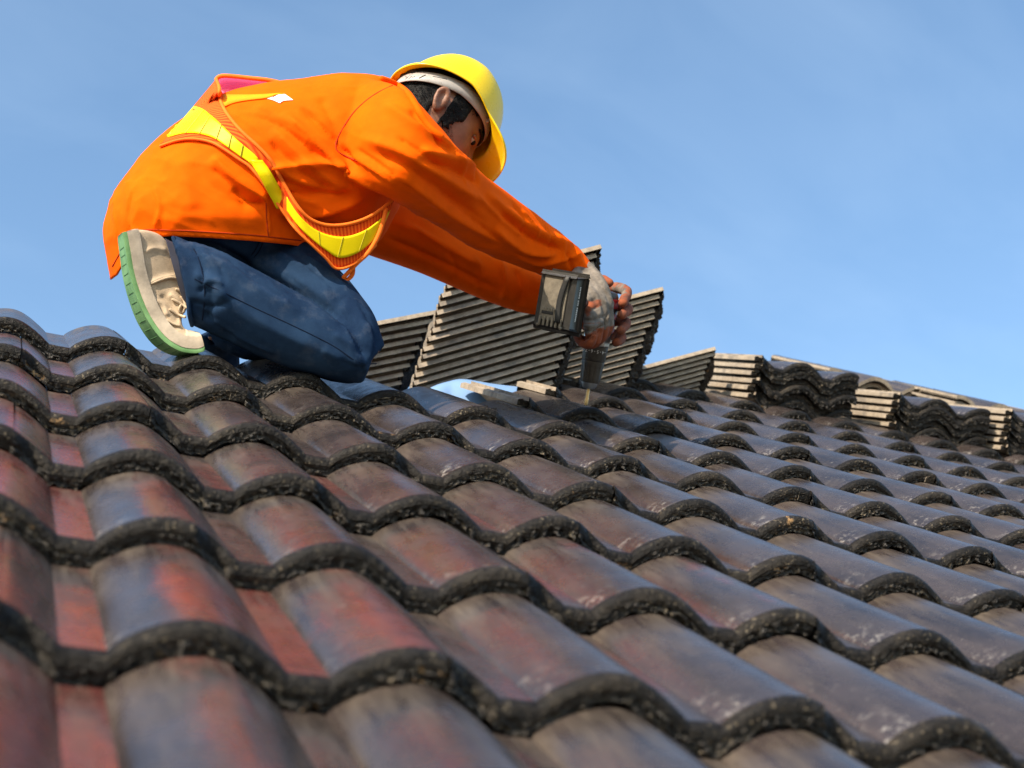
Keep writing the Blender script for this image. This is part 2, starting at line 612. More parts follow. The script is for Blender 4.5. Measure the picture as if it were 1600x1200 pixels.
M_SHIRT = cloth('orange_shirt_cloth', (.92, .108, .0005), .8, sheen=0, spec=.05)
M_MESH = cloth('orange_vest_mesh', (.84, .085, .002), .8, weave=500, sheen=0, bump=.5)
_t = M_MESH.node_tree
_w = _t.nodes.new('ShaderNodeTexWave')
_w.bands_direction = 'DIAGONAL'
_w.inputs['Scale'].default_value = 95
_c = _t.nodes.new('ShaderNodeTexCoord')
_t.links.new(_c.outputs['Object'], _w.inputs['Vector'])
_m = _t.nodes.new('ShaderNodeMix')
_m.data_type = 'RGBA'
_m.inputs['A'].default_value = (.88, .14, .01, 1)
_m.inputs['B'].default_value = (.62, .035, .003, 1)
_t.links.new(_w.outputs['Fac'], _m.inputs['Factor'])
_t.links.new(_m.outputs['Result'], _t.nodes['Principled BSDF'].inputs['Base Color'])
M_PIPE = cloth('vest_piping', (.88, .17, .015), .7, sheen=0)
M_TAPE = cloth('yellow_tape', (.80, .62, .002), .42, var=.05, sheen=0)
k = Mat('pink_mesh', (.95, .34, .55), .8)
tr = k.n('BsdfTranslucent')
tr.inputs['Color'].default_value = (1.0, .42, .66, 1)
mx = k.n('MixShader')
mx.inputs[0].default_value = .55
k.l(k.b.outputs[0], mx.inputs[1]); k.l(tr.outputs[0], mx.inputs[2])
k.l(mx.outputs[0], k.t.nodes['Material Output'].inputs['Surface'])
M_PINK = k.m
M_INNER = cloth('vest_inner_band', (.88, .30, .003), .7, sheen=0)
k = Mat('white_print', (.8, .78, .74), .6); M_WHITE = k.m


def make_denim():
    k = Mat('denim', rough=.9, Specular_IOR_Level=.06)
    v = k.coords('Object')
    w = k.n('TexWave', Scale=420, Distortion=1.5, Detail=2)
    k.l(k.coords('Object', (1, .6, .3)), w.inputs['Vector'])
    c = k.mix(k.noise(v, 8, 5, .65, .35, .7), (.004, .013, .038), (.021, .048, .100))
    c = k.mix(k.math('MULTIPLY', w.outputs['Fac'], .25), c, (.03, .065, .13))
    c = k.mix(k.noise(v, 24, 6, .7, .52, .80, 0, .5), c, (.085, .105, .145))
    k.color(c)
    k.bump(w.outputs['Fac'], .15, .0006)
    k.bump(k.noise(v, 500, 3, .6), .3, .0008)
    return k.m


M_DENIM = make_denim()
k = Mat('denim_stitch', (.008, .014, .032), .9, Specular_IOR_Level=.05); M_STITCH = k.m
k = Mat('skin', (.22, .10, .06), .5)
v = k.coords()
k.color(k.mix(k.noise(v, 40, 5, .6, .3, .7), (.17, .072, .042), (.27, .13, .08)))
k.b.inputs['Subsurface Weight'].default_value = .12
k.b.inputs['Subsurface Radius'].default_value = (.01, .004, .002)
k.bump(k.noise(v, 300, 3, .6), .12, .0006)
M_SKIN = k.m
k = Mat('hair', (.004, .0035, .0035), .6, Specular_IOR_Level=.2)
w = k.n('TexNoise', Scale=90, Detail=4)
k.l(k.coords('Object', (1, 1, 6)), w.inputs['Vector'])
k.bump(w.outputs['Fac'], .9, .003)
M_HAIR = k.m
k = Mat('helmet_plastic', (.86, .60, .004), .28)
v = k.coords()
k.color(k.mix(k.noise(v, 25, 5, .65, .62, .8, 0, .5), (.86, .60, .004), (.55, .38, .03)))
k.rough(k.noise(v, 30, 5, .6, .3, .7, .2, .42))
k.bump(k.noise(v, 14, 2, .5), .05, .004)
M_HAT = k.m
M_BAND = simple('harness_plastic', (.38, .355, .33), .5, 40, .12, .1)
M_BLACK = simple('black_slot', (.012, .012, .012), .6)
M_CANVAS = simple('beige_canvas', (.49, .37, .25), .9, 24, .28, .5, 700)
M_RUBBER = simple('cream_rubber', (.42, .345, .26), .75, 22, .38, .3, 300)
k = Mat('green_sole', (.07, .32, .05), .6)
w = k.n('TexWave', Scale=60, Distortion=0)
k.l(k.coords('Object', (1, .3, 1)), w.inputs['Vector'])
k.color(k.mix(k.noise(k.coords(), 30, 4, .6, .35, .65), (.10, .23, .075), (.17, .34, .13)))
M_GREEN = k.m
M_TREAD = simple('tread_green', (.05, .14, .04), .8)


def make_glove():
    k = Mat('glove_knit', rough=.85)
    at_ = k.n('Attribute', attribute_name='coat')
    v = k.coords('Object')
    g = k.mix(k.noise(v, 45, 5, .65, .35, .7), (.085, .07, .056), (.235, .20, .165))
    o = k.mix(k.noise(v, 50, 5, .65, .4, .75), (.26, .06, .018), (.075, .032, .02))
    f = k.math('ADD', at_.outputs['Fac'], k.math('MULTIPLY', k.math('SUBTRACT', k.noise(v, 60, 4, .6), .5), .9))
    k.color(k.mix(k.map(f, .42, .58), g, o))
    k.bump(k.noise(v, 700, 3, .6), .5, .0008)
    return k.m


M_GLOVE = make_glove()

# ------------------------------------------------------------------ body-building tools


def ring(a, b, d, half, n=30, pw=2.0, db=None):
    A, B = at(a[0], a[1], d), at(b[0], b[1], d if db is None else db)
    c, e = (A + B) / 2, (A - B) / 2
    vdir = (c - CAM).normalized()
    vdir = (vdir - e.normalized() * vdir.dot(e.normalized())).normalized()
    out = []
    for i in range(n):
        t = 2 * math.pi * i / n
        ct, st = math.cos(t), math.sin(t)
        cx = math.copysign(abs(ct) ** (2 / pw), ct)
        sx = math.copysign(abs(st) ** (2 / pw), st)
        out.append(c + e * cx - vdir * half * sx)
    return out


def loft(rings, cap=True):
    n = len(rings[0])
    vs = [p for r in rings for p in r]
    fs = []
    for j in range(len(rings) - 1):
        for i in range(n):
            a, b = j * n + i, j * n + (i + 1) % n
            fs.append((a, b, b + n, a + n))
    if cap:
        for j, rev in ((0, True), (len(rings) - 1, False)):
            c = Vector((0, 0, 0))
            for p in rings[j]: c += p
            vs.append(c / n)
            q = len(vs) - 1
            for i in range(n):
                a, b = j * n + i, j * n + (i + 1) % n
                fs.append((b, a, q) if rev else (a, b, q))
    return vs, fs


def spline(stations, sub=4):
    """Catmull-Rom through stations given as flat tuples of numbers"""
    st = [tuple(float(x) for x in s) for s in stations]
    out = []
    for i in range(len(st) - 1):
        p0, p1, p2, p3 = st[max(0, i - 1)], st[i], st[i + 1], st[min(len(st) - 1, i + 2)]
        for k in range(sub):
            t = k / sub
            out.append(tuple(.5 * (2 * b + (c - a) * t + (2 * a - 5 * b + 4 * c - e) * t * t + (3 * b - a - 3 * c + e) * t ** 3)
                             for a, b, c, e in zip(p0, p1, p2, p3)))
    out.append(st[-1])
    return out


def limb(stations, n=28, pw=2.0, sub=4):
    return loft([ring(s[0:2], s[2:4], s[4], s[5], n, pw) for s in spline(stations, sub)])


def capsules(chain, n=12, sub=5):
    """a tapering tube with round ends through 3-D points: chain of (Vector, radius)"""
    pts = spline([(*p, r) for p, r in chain], sub)
    P = [Vector(q[:3]) for q in pts]
    R = [q[3] for q in pts]
    t0 = (P[1] - P[0]).normalized()
    t1 = (P[-1] - P[-2]).normalized()
    ctr, rad = [], []
    for k in range(4):
        a = math.pi / 2 * k / 4
        ctr.append(P[0] - t0 * R[0] * math.cos(a)); rad.append(max(1e-4, R[0] * math.sin(a)))
    ctr += P; rad += R
    for k in range(3, -1, -1):
        a = math.pi / 2 * k / 4
        ctr.append(P[-1] + t1 * R[-1] * math.cos(a)); rad.append(max(1e-4, R[-1] * math.sin(a)))
    up = Vector((.3, .2, .93))
    rings = []
    for i, c in enumerate(ctr):
        t = (ctr[min(len(ctr) - 1, i + 1)] - ctr[max(0, i - 1)]).normalized()
        x = (up - t * up.dot(t)).normalized()
        up = x
        y = t.cross(x)
        rings.append([c + (x * math.cos(2 * math.pi * k / n) + y * math.sin(2 * math.pi * k / n)) * rad[i] for k in range(n)])
    return loft(rings)


def weld(parts, voxel, smooth=6, factor=.5, keep=None):
    """one continuous skin from overlapping closed shells"""
    vs, fs = [], []
    for a, b in parts:
        o = len(vs)
        vs += list(a)
        fs += [tuple(i + o for i in f) for f in b]
    me = mesh_from('weld', vs, fs)
    bm = bmesh.new(); bm.from_mesh(me)
    bmesh.ops.recalc_face_normals(bm, faces=bm.faces[:])
    bm.to_mesh(me); bm.free()
    o = bpy.data.objects.new('weld', me)
    COL.objects.link(o)
    m = o.modifiers.new('r', 'REMESH'); m.mode = 'VOXEL'; m.voxel_size = voxel
    if smooth:
        m = o.modifiers.new('s', 'SMOOTH'); m.factor = factor; m.iterations = smooth
    dg = bpy.context.evaluated_depsgraph_get()
    out = bpy.data.meshes.new_from_object(o.evaluated_get(dg))
    bpy.data.objects.remove(o)
    bpy.data.meshes.remove(me)
    out.polygons.foreach_set('use_smooth', [True] * len(out.polygons))
    return out


def bvh_of(me):
    return BVHTree.FromPolygons([v.co for v in me.vertices], [tuple(p.vertices) for p in me.polygons])


def hit(bvh, x, y, dflt=2.85, off=0.):
    d = (at(x, y, 1) - CAM).normalized()
    loc, nr, i, t = bvh.ray_cast(CAM, d)
    if loc is None:
        loc = at(x, y, dflt)
    return loc - d * off


def polyline(px, step=1.2):
    q = spline(px, 60)
    out = [q[0]]
    for a in q[1:]:
        if math.dist(a[:2], out[-1][:2]) >= step: out.append(a)
    return out


def folds(me, strokes, amp=1.0):
    """press stretch folds into cloth: each stroke runs over the near side of the mesh; (pixels, width, height)"""
    bvh = bvh_of(me)
    n = len(me.vertices)
    disp = [0.] * n
    nrm = [v.normal.copy() for v in me.vertices]
    kd = kdtree.KDTree(n)
    for i, v in enumerate(me.vertices): kd.insert(v.co, i)
    kd.balance()
    for px, w, h in strokes:
        best = {}
        pl = polyline(px)
        m = len(pl)
        for q, p in enumerate(pl):
            d = (at(p[0], p[1], 1) - CAM).normalized()
            loc, _, _, _ = bvh.ray_cast(CAM, d)
            if loc is None: continue
            tp = min(1., 2.5 * math.sin(math.pi * (q + .5) / m))
            for co, i, dist in kd.find_range(loc, w * 2.4):
                if i not in best or dist < best[i][0]: best[i] = (dist, tp)
        for i, (dist, tp) in best.items(): disp[i] += h * tp * math.exp(-(dist / w) ** 1.5)
    for i, v in enumerate(me.vertices): v.co = v.co + nrm[i] * disp[i] * amp
    me.update()


def wrinkle(me, amp, freq, direction, stretch=.25, ridged=False, seed=0.):
    """small anisotropic cloth unevenness, drawn out along a direction"""
    d = direction.normalized()
    nrm = [v.normal.copy() for v in me.vertices]
    for i, v in enumerate(me.vertices):
        p = v.co - d * (v.co.dot(d) * (1 - stretch))
        p = p + Vector((seed, 0, 0))
        x = noise.noise(p * freq) + .5 * noise.noise(p * freq * 2.3 + Vector((9, 3, 1)))
        if ridged:
            x = max(0., 1 - abs(x) * 3.2) ** 1.5 * max(0., .35 + noise.noise(p * freq * .45 + Vector((3, 8, 2))))
        v.co = v.co + nrm[i] * amp * x
    me.update()


def img_dir(x, y, z=0.): return (RIGHT * x - UP * y + FWD * z).normalized()


# ------------------------------------------------------------------ the worker
HX = (RIGHT * .68 - UP * .70 + FWD * .18).normalized()
HZ = RIGHT * .58 + UP * .55 + FWD * .60
HZ = (HZ - HX * HZ.dot(HX)).normalized()
HY = HZ.cross(HX)
HO = at(685, 176, 2.93)


def head(x, y, z): return HO + HX * x + HY * y + HZ * z


def hat_at(x, y, z): return HO + HX * (x * .92 + .004) + HY * y * .95 + HZ * (z * .92 + .010)


def head_shell(ax, ay, az, cz, nu=48, nv=32, fn=None):
    rings = []
    for j in range(1, nv):
        ph = math.pi * j / nv
        r = []
        for i in range(nu):
            th = 2 * math.pi * i / nu
            d = Vector((math.sin(ph) * math.cos(th), math.sin(ph) * math.sin(th), math.cos(ph)))
            p = Vector((d.x * ax, d.y * ay, d.z * az + cz))
            if fn: p = fn(p, d)
            r.append(head(*p))
        rings.append(r)
    return loft(rings)


def bump3(p, c, s, a):
    return a * math.exp(-sum(((p[k] - c[k]) / s[k]) ** 2 for k in range(3)))


def face_fn(p, d):
    q = p.copy()
    if p.z < .0:            # jaw narrows and juts forward
        t = min(1., -p.z / .13)
        q.y *= 1 - .32 * t ** 1.4
        q.x = q.x * (1 - .18 * t) + .022 * t
    sgn = -1 if q.y < 0 else 1
    f = 0.
    f += bump3(q, (.102, 0, -.048), (.03, .013, .022), .026)      # nose
    f += bump3(q, (.10, 0, -.02), (.03, .011, .02), .010)         # bridge
    f += bump3(q, (.085, .032 * sgn, .006), (.03, .024, .010), .006)   # brow
    f -= bump3(q, (.085, .032 * sgn, -.014), (.03, .017, .010), .009)  # socket
    f += bump3(q, (.078, .042 * sgn, -.045), (.03, .02, .018), .005)   # cheekbone
    f += bump3(q, (.10, 0, -.083), (.03, .022, .007), .007)       # lips
    f -= bump3(q, (.10, 0, -.0845), (.03, .025, .0025), .004)
    f += bump3(q, (.09, 0, -.118), (.03, .022, .016), .008)       # chin
    q.x += f
    return q


skull = head_shell(.098, .077, .132, -.012, fn=face_fn)
EZ = -.022
EZ = -.026
ear = capsules([(head(-.008, -.070, -.030 + EZ), .005), (head(-.006, -.076, -.020 + EZ), .0055), (head(-.010, -.083, -.006 + EZ), .006), (head(-.018, -.087, .004 + EZ), .006),
                (head(-.028, -.087, .000 + EZ), .005), (head(-.030, -.083, -.014 + EZ), .0045), (head(-.021, -.077, -.030 + EZ), .005), (head(-.013, -.073, -.036 + EZ), .0055)], 10, 4)
ear_in = capsules([(head(-.013, -.070, -.028 + EZ), .007), (head(-.019, -.074, -.008 + EZ), .008)], 10, 3)
ear_f = capsules([(head(-.012, .070, -.03 + EZ), .009), (head(-.018, .08, -.005 + EZ), .010)], 10, 3)
neck = limb([(575, 150, 660, 235, 2.93, .07), (610, 140, 672, 215, 2.93, .062), (650, 150, 690, 205, 2.93, .058)], 24)

TORSO = [  # back px, belly px, distance, half thickness
    (178, 440, 486, 420, 2.83, .150), (171, 402, 488, 398, 2.83, .158), (168, 355, 484, 372, 2.83, .168), (183, 305, 482, 352, 2.83, .175), (213, 262, 488, 350, 2.84, .178),
    (250, 222, 504, 362, 2.85, .180), (297, 186, 530, 378, 2.86, .184), (345, 154, 560, 384, 2.87, .19), (410, 136, 592, 376, 2.885, .196),
    (480, 128, 610, 345, 2.90, .20), (540, 121, 634, 295, 2.91, .185), (588, 122, 645, 240, 2.92, .135), (618, 131, 655, 212, 2.925, .085), (630, 142, 660, 205, 2.925, .065)]
NEAR_ARM = [(560, 122, 500, 236, 2.83, .085), (608, 130, 527, 258, 2.765, .088), (645, 152, 566, 290, 2.72, .084), (692, 203, 612, 312, 2.71, .076),
            (738, 257, 668, 344, 2.79, .068), (792, 300, 732, 384, 2.90, .060), (846, 341, 788, 409, 2.985, .056), (886, 373, 836, 426, 3.035, .05), (905, 388, 858, 434, 3.06, .044)]
CUFF = [(880, 372, 846, 428, 3.03, .046), (905, 390, 862, 432, 3.06, .043), (917, 404, 885, 436, 3.07, .038), (929, 424, 903, 441, 3.07, .031)]
FAR_ARM = [(588, 250, 530, 350, 3.02, .075), (608, 300, 560, 392, 3.08, .075), (660, 326, 625, 414, 3.12, .066), (720, 364, 690, 440, 3.13, .058), (780, 398, 758, 470, 3.14, .052),
           (835, 425, 818, 488, 3.14, .046), (862, 440, 850, 492, 3.14, .042)]
THIGH = [(300, 320, 235, 420, 2.86, .10), (345, 335, 270, 440, 2.85, .108), (425, 352, 340, 480, 2.83, .104), (492, 386, 405, 535, 2.805, .098), (548, 440, 452, 570, 2.765, .088),
         (586, 494, 505, 592, 2.72, .074), (601, 540, 545, 600, 2.715, .052)]
CALF = [(273, 371, 299, 506, 2.635, .052), (300, 378, 318, 516, 2.64, .056), (335, 390, 345, 528, 2.645, .060), (385, 414, 392, 550, 2.66, .062), (445, 446, 450, 574, 2.675, .064),
        (510, 482, 512, 593, 2.69, .064), (565, 512, 548, 598, 2.70, .058), (592, 540, 566, 598, 2.705, .04)]
PELVIS = [(190, 330, 470, 340, 2.83, .150), (185, 380, 470, 380, 2.83, .150), (200, 420, 430, 420, 2.84, .14)]
FAR_THIGH = [(330, 330, 240, 430, 2.96, .09), (425, 372, 340, 480, 2.97, .09), (500, 430, 420, 535, 2.98, .08), (560, 500, 490, 570, 2.98, .06)]
FAR_SHIN = [(540, 500, 470, 560, 2.99, .06), (440, 470, 380, 560, 3.02, .06), (385, 490, 310, 525, 3.05, .058), (374, 540, 300, 552, 3.08, .055), (374, 585, 304, 592, 3.12, .05), (366, 650, 312, 652, 3.18, .045)]


def shrink(stations, f):
    out = []
    for a, b, c, e, d, h in stations:
        mx, my = (a + c) / 2, (b + e) / 2
        out.append((mx + (a - mx) * f, my + (b - my) * f, mx + (c - mx) * f, my + (e - my) * f, d, h * f))
    return out


# inner body, one continuous skin
hand_stub = capsules([(at(895, 420, 3.02), .018), (at(912, 440, 3.03), .010)], 10, 3)
hand_stub2 = capsules([(at(850, 466, 3.14), .026), (at(905, 470, 3.15), .022)], 10, 3)
body = weld([skull, ear, ear_in, ear_f, neck, limb(shrink(TORSO[3:], .84)), limb(shrink(NEAR_ARM, .62)), limb(shrink(CUFF, .6)), limb(shrink(FAR_ARM, .62)), limb(shrink(PELVIS, .72)),
             limb(shrink(THIGH, .78)), limb(shrink(CALF, .6)), limb(shrink(FAR_THIGH, .75)), limb(shrink(FAR_SHIN[1:], .35))], .0036, 3)
body.materials.append(M_SKIN)
person = link('person', body)
tag(person, 'kneeling worker in orange shirt, reflective vest and jeans drilling into the roof tiles', 'person')

# eyes and brows
M_EYE = Mat('eye_white', (.30, .25, .22), .3).m
for sg in (-1, 1):
    vs, fs = capsules([(head(.078, .030 * sg, -.0145), .0105), (head(.079, .031 * sg, -.0145), .0105)], 12, 2)
    e = link('eye', mesh_from('eye', vs, fs, (M_EYE,)), person)
    vs, fs = capsules([(head(.0860, .0325 * sg, -.0165), .0060), (head(.0865, .0325 * sg, -.0165), .0060)], 10, 2)
    link('iris', mesh_from('iris', vs, fs, (M_HAIR,)), e)
    vs, fs = capsules([(head(.098, .014 * sg, .004), .003), (head(.0945, .032 * sg, .009), .0042), (head(.080, .050 * sg, .004), .0025)], 8, 4)
    link('eyebrow', mesh_from('eyebrow', vs, fs, (M_HAIR,)), person)
    vs, fs = capsules([(head(.0915, .018 * sg, -.0125), .003), (head(.0905, .031 * sg, -.0085), .0035), (head(.080, .045 * sg, -.0135), .003)], 8, 4)
    link('eyelid', mesh_from('eyelid', vs, fs, (M_SKIN,)), person)


def hair_fn(p, d):
    q = Vector(p)
    lim = -.095 if q.x < -.03 else .012
    if abs(q.y) > .050 and -.004 < q.x < .040: lim = -.072 + max(0, q.x - .012) * 1.5 + noise.noise(q * 140) * .012      # sideburn
    if q.x > .055: lim = .028
    inside = q.z > lim
    n = noise.noise(q * 90) * .004 + noise.noise(q * 35) * .003
    s = 1.06 + n / .09 if inside else .93
    r = face_fn(q, d)
    return Vector((r.x * s, r.y * s, (r.z + .012) * s - .012))


vs, fs = head_shell(.098, .077, .132, -.012, 96, 64, hair_fn)
link('hair', mesh_from('hair', vs, fs, (M_HAIR,)), person)
# short strands standing off the nape, the temple and the sideburn
vs, fs = [], []
hr = random.Random(5)
for _ in range(900):
    if hr.random() < .6:
        x, z, y = hr.uniform(-.095, -.03), hr.uniform(-.07, .03), None
    else:
        x, z, y = hr.uniform(.002, .05), hr.uniform(-.055 + max(0, 0), .03), None
        if x > .034 and z < .0: continue
    zz = (z + .012) / .132
    s = max(.05, 1 - zz * zz - (x / .098) ** 2)
    y = -.077 * math.sqrt(s) * 1.03
    b = head(x, y, z)
    d = (HY * -1 * hr.uniform(.2, .8) + HZ * hr.uniform(-1, -.3) + HX * hr.uniform(-.5, .25)).normalized()
    t = b + d * hr.uniform(.006, .014)
    w = FWD.cross(d).normalized() * .0006
    i = len(vs)
    vs += [b - w, b + w, t]
    fs.append((i, i + 1, i + 2))
for _ in range(1500):      # stubble along the jaw and cheek
    x, z = hr.uniform(.0, .085), hr.uniform(-.12, -.05)
    if z > -.05 - (x - .02) * .55: continue
    p = face_fn(Vector((x, -.077 * math.sqrt(max(.02, 1 - ((z + .012) / .132) ** 2 - (x / .098) ** 2)), z)), None)
    b = head(p.x, p.y - .0003, p.z)
    d = (HY * -.5 - HZ * 1.0 + HX * hr.uniform(-.4, .4)).normalized()
    w = FWD.cross(d).normalized() * .00045
    i = len(vs)
    vs += [b - w, b + w, b + d * hr.uniform(.002, .004)]
    fs.append((i, i + 1, i + 2))
link('hair_strands', mesh_from('hair_strands', vs, fs, (M_HAIR,)), person)['kind'] = 'stuff'

# ---- shirt
shirt_parts = [limb(TORSO, 36, 2.15), limb(NEAR_ARM, 32), limb(CUFF, 24), limb(FAR_ARM, 28)]
shirt = weld(shirt_parts, .0044, 7, .5)
wrinkle(shirt, .0016, 14, img_dir(1, .6, .2), .35)
wrinkle(shirt, .0030, 11, img_dir(1, .75, .2), .22, True)
wrinkle(shirt, .0022, 19, img_dir(1, .45, .1), .25, True, 5.)
STROKES = [
    # back panel: long pulls from the shoulder blade down to the armpit
    ([(440, 175), (490, 215), (540, 262), (590, 300)], .010, .007), ([(470, 168), (520, 215), (560, 262)], .007, -.006),
    ([(425, 200), (470, 245), (525, 288), (575, 305)], .012, .006), ([(420, 220), (465, 262), (520, 300)], .008, -.006),
    ([(395, 165), (440, 185), (490, 235)], .010, .004), ([(500, 150), (520, 190), (530, 225)], .012, -.004),
    ([(400, 250), (450, 285), (520, 300)], .010, -.007), ([(430, 262), (480, 290), (540, 300)], .008, .006),
    # armpit and chest
    ([(395, 272), (450, 262), (520, 258), (575, 280)], .009, .009), ([(420, 300), (480, 305), (560, 300)], .014, -.010),
    ([(430, 330), (500, 335), (570, 310)], .010, .007),
    # waist
    ([(262, 240), (290, 275), (300, 330)], .020, .003), ([(300, 250), (330, 290), (400, 330)], .014, -.003), ([(330, 245), (375, 285), (420, 310)], .010, .007),
    ([(365, 292), (390, 315), (415, 318)], .006, -.007), ([(240, 345), (320, 338), (420, 345)], .018, .002),
    ([(270, 300), (285, 330), (265, 365)], .018, .002), ([(412, 300), (418, 340), (420, 372)], .005, .005),
    # near sleeve: pulls running down the arm
    ([(600, 160), (640, 190), (690, 218), (735, 262)], .012, .007), ([(560, 215), (620, 235), (690, 275), (760, 320)], .012, .008),
    ([(575, 235), (640, 262), (700, 305), (760, 350)], .010, -.006), ([(590, 262), (650, 295), (720, 345), (800, 385)], .010, .006),
    ([(640, 170), (680, 215), (710, 240)], .009, -.006), ([(655, 235), (700, 245), (745, 265)], .009, .009), ([(650, 248), (700, 262), (750, 288)], .007, -.007),
    ([(760, 300), (800, 335), (850, 365), (900, 385)], .010, .006), ([(780, 330), (830, 372), (880, 392)], .009, -.007), ([(770, 355), (820, 392), (870, 398)], .009, .008),
    ([(800, 395), (840, 412), (880, 405), (910, 395)], .008, .006), ([(895, 385), (905, 405), (920, 425)], .005, .005), ([(885, 395), (893, 415), (900, 432)], .005, -.005),
    ([(545, 240), (580, 262), (620, 290)], .0045, .004), ([(555, 232), (600, 262), (650, 300)], .0045, -.004), ([(660, 180), (676, 205), (690, 232)], .004, -.004),
    ([(700, 232), (722, 262), (728, 290)], .0045, .004), ([(712, 226), (738, 258), (748, 285)], .0045, -.004), ([(800, 318), (818, 345), (816, 372)], .0045, -.004),
    ([(815, 328), (836, 356), (838, 384)], .004, .004), ([(850, 352), (862, 378), (858, 402)], .004, -.0035), ([(868, 365), (880, 385), (878, 408)], .004, .0035),
    ([(740, 300), (780, 340), (820, 372)], .0045, .004), ([(690, 300), (740, 345), (790, 382)], .0045, -.004), ([(620, 215), (660, 240), (700, 268)], .0045, -.004),
    ([(455, 190), (495, 228), (540, 270)], .004, .004), ([(400, 180), (450, 205), (500, 250)], .004, -.003), ([(360, 175), (400, 200), (430, 235)], .0045, .003),
    ([(330, 262), (362, 290), (385, 325)], .0045, -.003), ([(240, 290), (250, 325), (240, 360)], .005, .003), ([(205, 300), (200, 340), (205, 380)], .005, -.003),
    ([(640, 352), (690, 385), (750, 418)], .0045, .004), ([(700, 390), (712, 415), (706, 440)], .0045, -.004), ([(740, 400), (752, 425), (745, 455)], .0045, .004),
    # far sleeve
    ([(610, 345), (680, 375), (760, 420)], .012, .006), ([(600, 370), (680, 405), (780, 455)], .010, -.006), ([(780, 405), (790, 440), (785, 470)], .008, .007), ([(805, 420), (815, 450), (808, 480)], .007, -.006),
]
folds(shirt, [(a_, b_ * .85, c_) for a_, b_, c_ in STROKES], 1.35)
HEMLINE = [(100, 470), (168, 440), (182, 430), (215, 372), (268, 369), (330, 372), (400, 377), (450, 382), (486, 387), (560, 420), (700, 500)]


def trim_below(me, line):
    bm = bmesh.new(); bm.from_mesh(me)
    dead = []
    for v in bm.verts:
        q = v.co - CAM
        dz = q.dot(FWD)
        x, y = 800 + FPX * q.dot(RIGHT) / dz, 600 - FPX * q.dot(UP) / dz
        if x > 495: continue
        for (xa, ya), (xb, yb) in zip(line, line[1:]):
            if xa <= x < xb:
                if y > ya + (yb - ya) * (x - xa) / (xb - xa): dead.append(v)
                break
    bmesh.ops.delete(bm, geom=dead, context='VERTS')
    # settle the ragged cut onto the line
    for v in bm.verts:
        if not v.is_boundary: continue
        q = v.co - CAM
        dz = q.dot(FWD)
        x, y = 800 + FPX * q.dot(RIGHT) / dz, 600 - FPX * q.dot(UP) / dz
        for (xa, ya), (xb, yb) in zip(line, line[1:]):
            if xa <= x < xb:
                v.co -= UP * ((ya + (yb - ya) * (x - xa) / (xb - xa) - y) / FPX * dz)
                break
    bm.to_mesh(me); bm.free()


trim_below(shirt, HEMLINE)
shirt.materials.append(M_SHIRT)
shirt_o = link('shirt', shirt, person)
m = shirt_o.modifiers.new('s', 'SOLIDIFY'); m.thickness = .0025; m.offset = -1
SB = bvh_of(shirt)


def cord(px, r, bvh, off, mat, name, parent, d=2.85, n=8):
    pts = [hit(bvh, p[0], p[1], p[2] if len(p) > 2 else d, off) for p in polyline(px, 5.)]
    for _ in range(2):
        pts = [pts[0]] + [(pts[i - 1] + pts[i] * 2 + pts[i + 1]) / 4 for i in range(1, len(pts) - 1)] + [pts[-1]]
    vs, fs = capsules([(p, r) for p in pts], n, 1)
    return link(name, mesh_from(name, vs, fs, (mat,)), parent)


M_SEAM = cloth('shirt_seam', (.42, .035, .003), .8)
cord([(613, 134), (585, 148), (556, 172), (536, 200), (524, 226), (528, 238), (560, 252)], .0016, SB, -.0006, M_SEAM, 'armhole_seam', shirt_o)
cord([(176, 416), (212, 364), (268, 360), (330, 363), (400, 368), (470, 376)], .0016, SB, -.0004, M_SEAM, 'hem_seam', shirt_o)
cord([(416, 318), (417, 345), (420, 372)], .0015, SB, -.0004, M_SEAM, 'side_seam', shirt_o)
cord([(596, 124), (618, 132), (640, 150), (668, 196), (690, 215)], .007, SB, .002, M_SHIRT, 'collar', shirt_o, 2.86)


def decal(poly, bvh, off, mat, name, parent, d=2.85):
    pts = [hit(bvh, x, y, d, off) for x, y in poly]
    c = sum(pts, Vector()) / len(pts)
    n = len(pts)
    vs = pts + [c]
    o = link(name, mesh_from(name, vs, [(i, (i + 1) % n, n) for i in range(n)], (mat,), None, False), parent)
    return o


decal([(409, 152), (421, 150), (425, 153), (436, 147), (444, 146), (458, 156), (443, 157), (437, 161), (426, 156)], SB, .003, M_WHITE, 'back_print', shirt_o)


# ---- reflective vest: strips laid over the shirt between a hem line and an armhole line
def sheet(rows, mat, name, parent, thick=.0016, smooth=2):
    """rows of 3-D points -> a sheet of cloth"""
    nr, nc = len(rows), len(rows[0])
    for _ in range(smooth):
        new = [[p.copy() for p in r] for r in rows]
        for i in range(nr):
            for j in range(1, nc - 1): new[i][j] = (rows[i][j - 1] + rows[i][j] * 2 + rows[i][j + 1]) / 4
        rows = new
    vs = [p for r in rows for p in r]
    fs = [(i * nc + j, i * nc + j + 1, (i + 1) * nc + j + 1, (i + 1) * nc + j) for i in range(nr - 1) for j in range(nc - 1)]
    o = link(name, mesh_from(name, vs, fs, (mat,)), parent)
    m = o.modifiers.new('s', 'SOLIDIFY'); m.thickness = thick; m.offset = 0
    return o


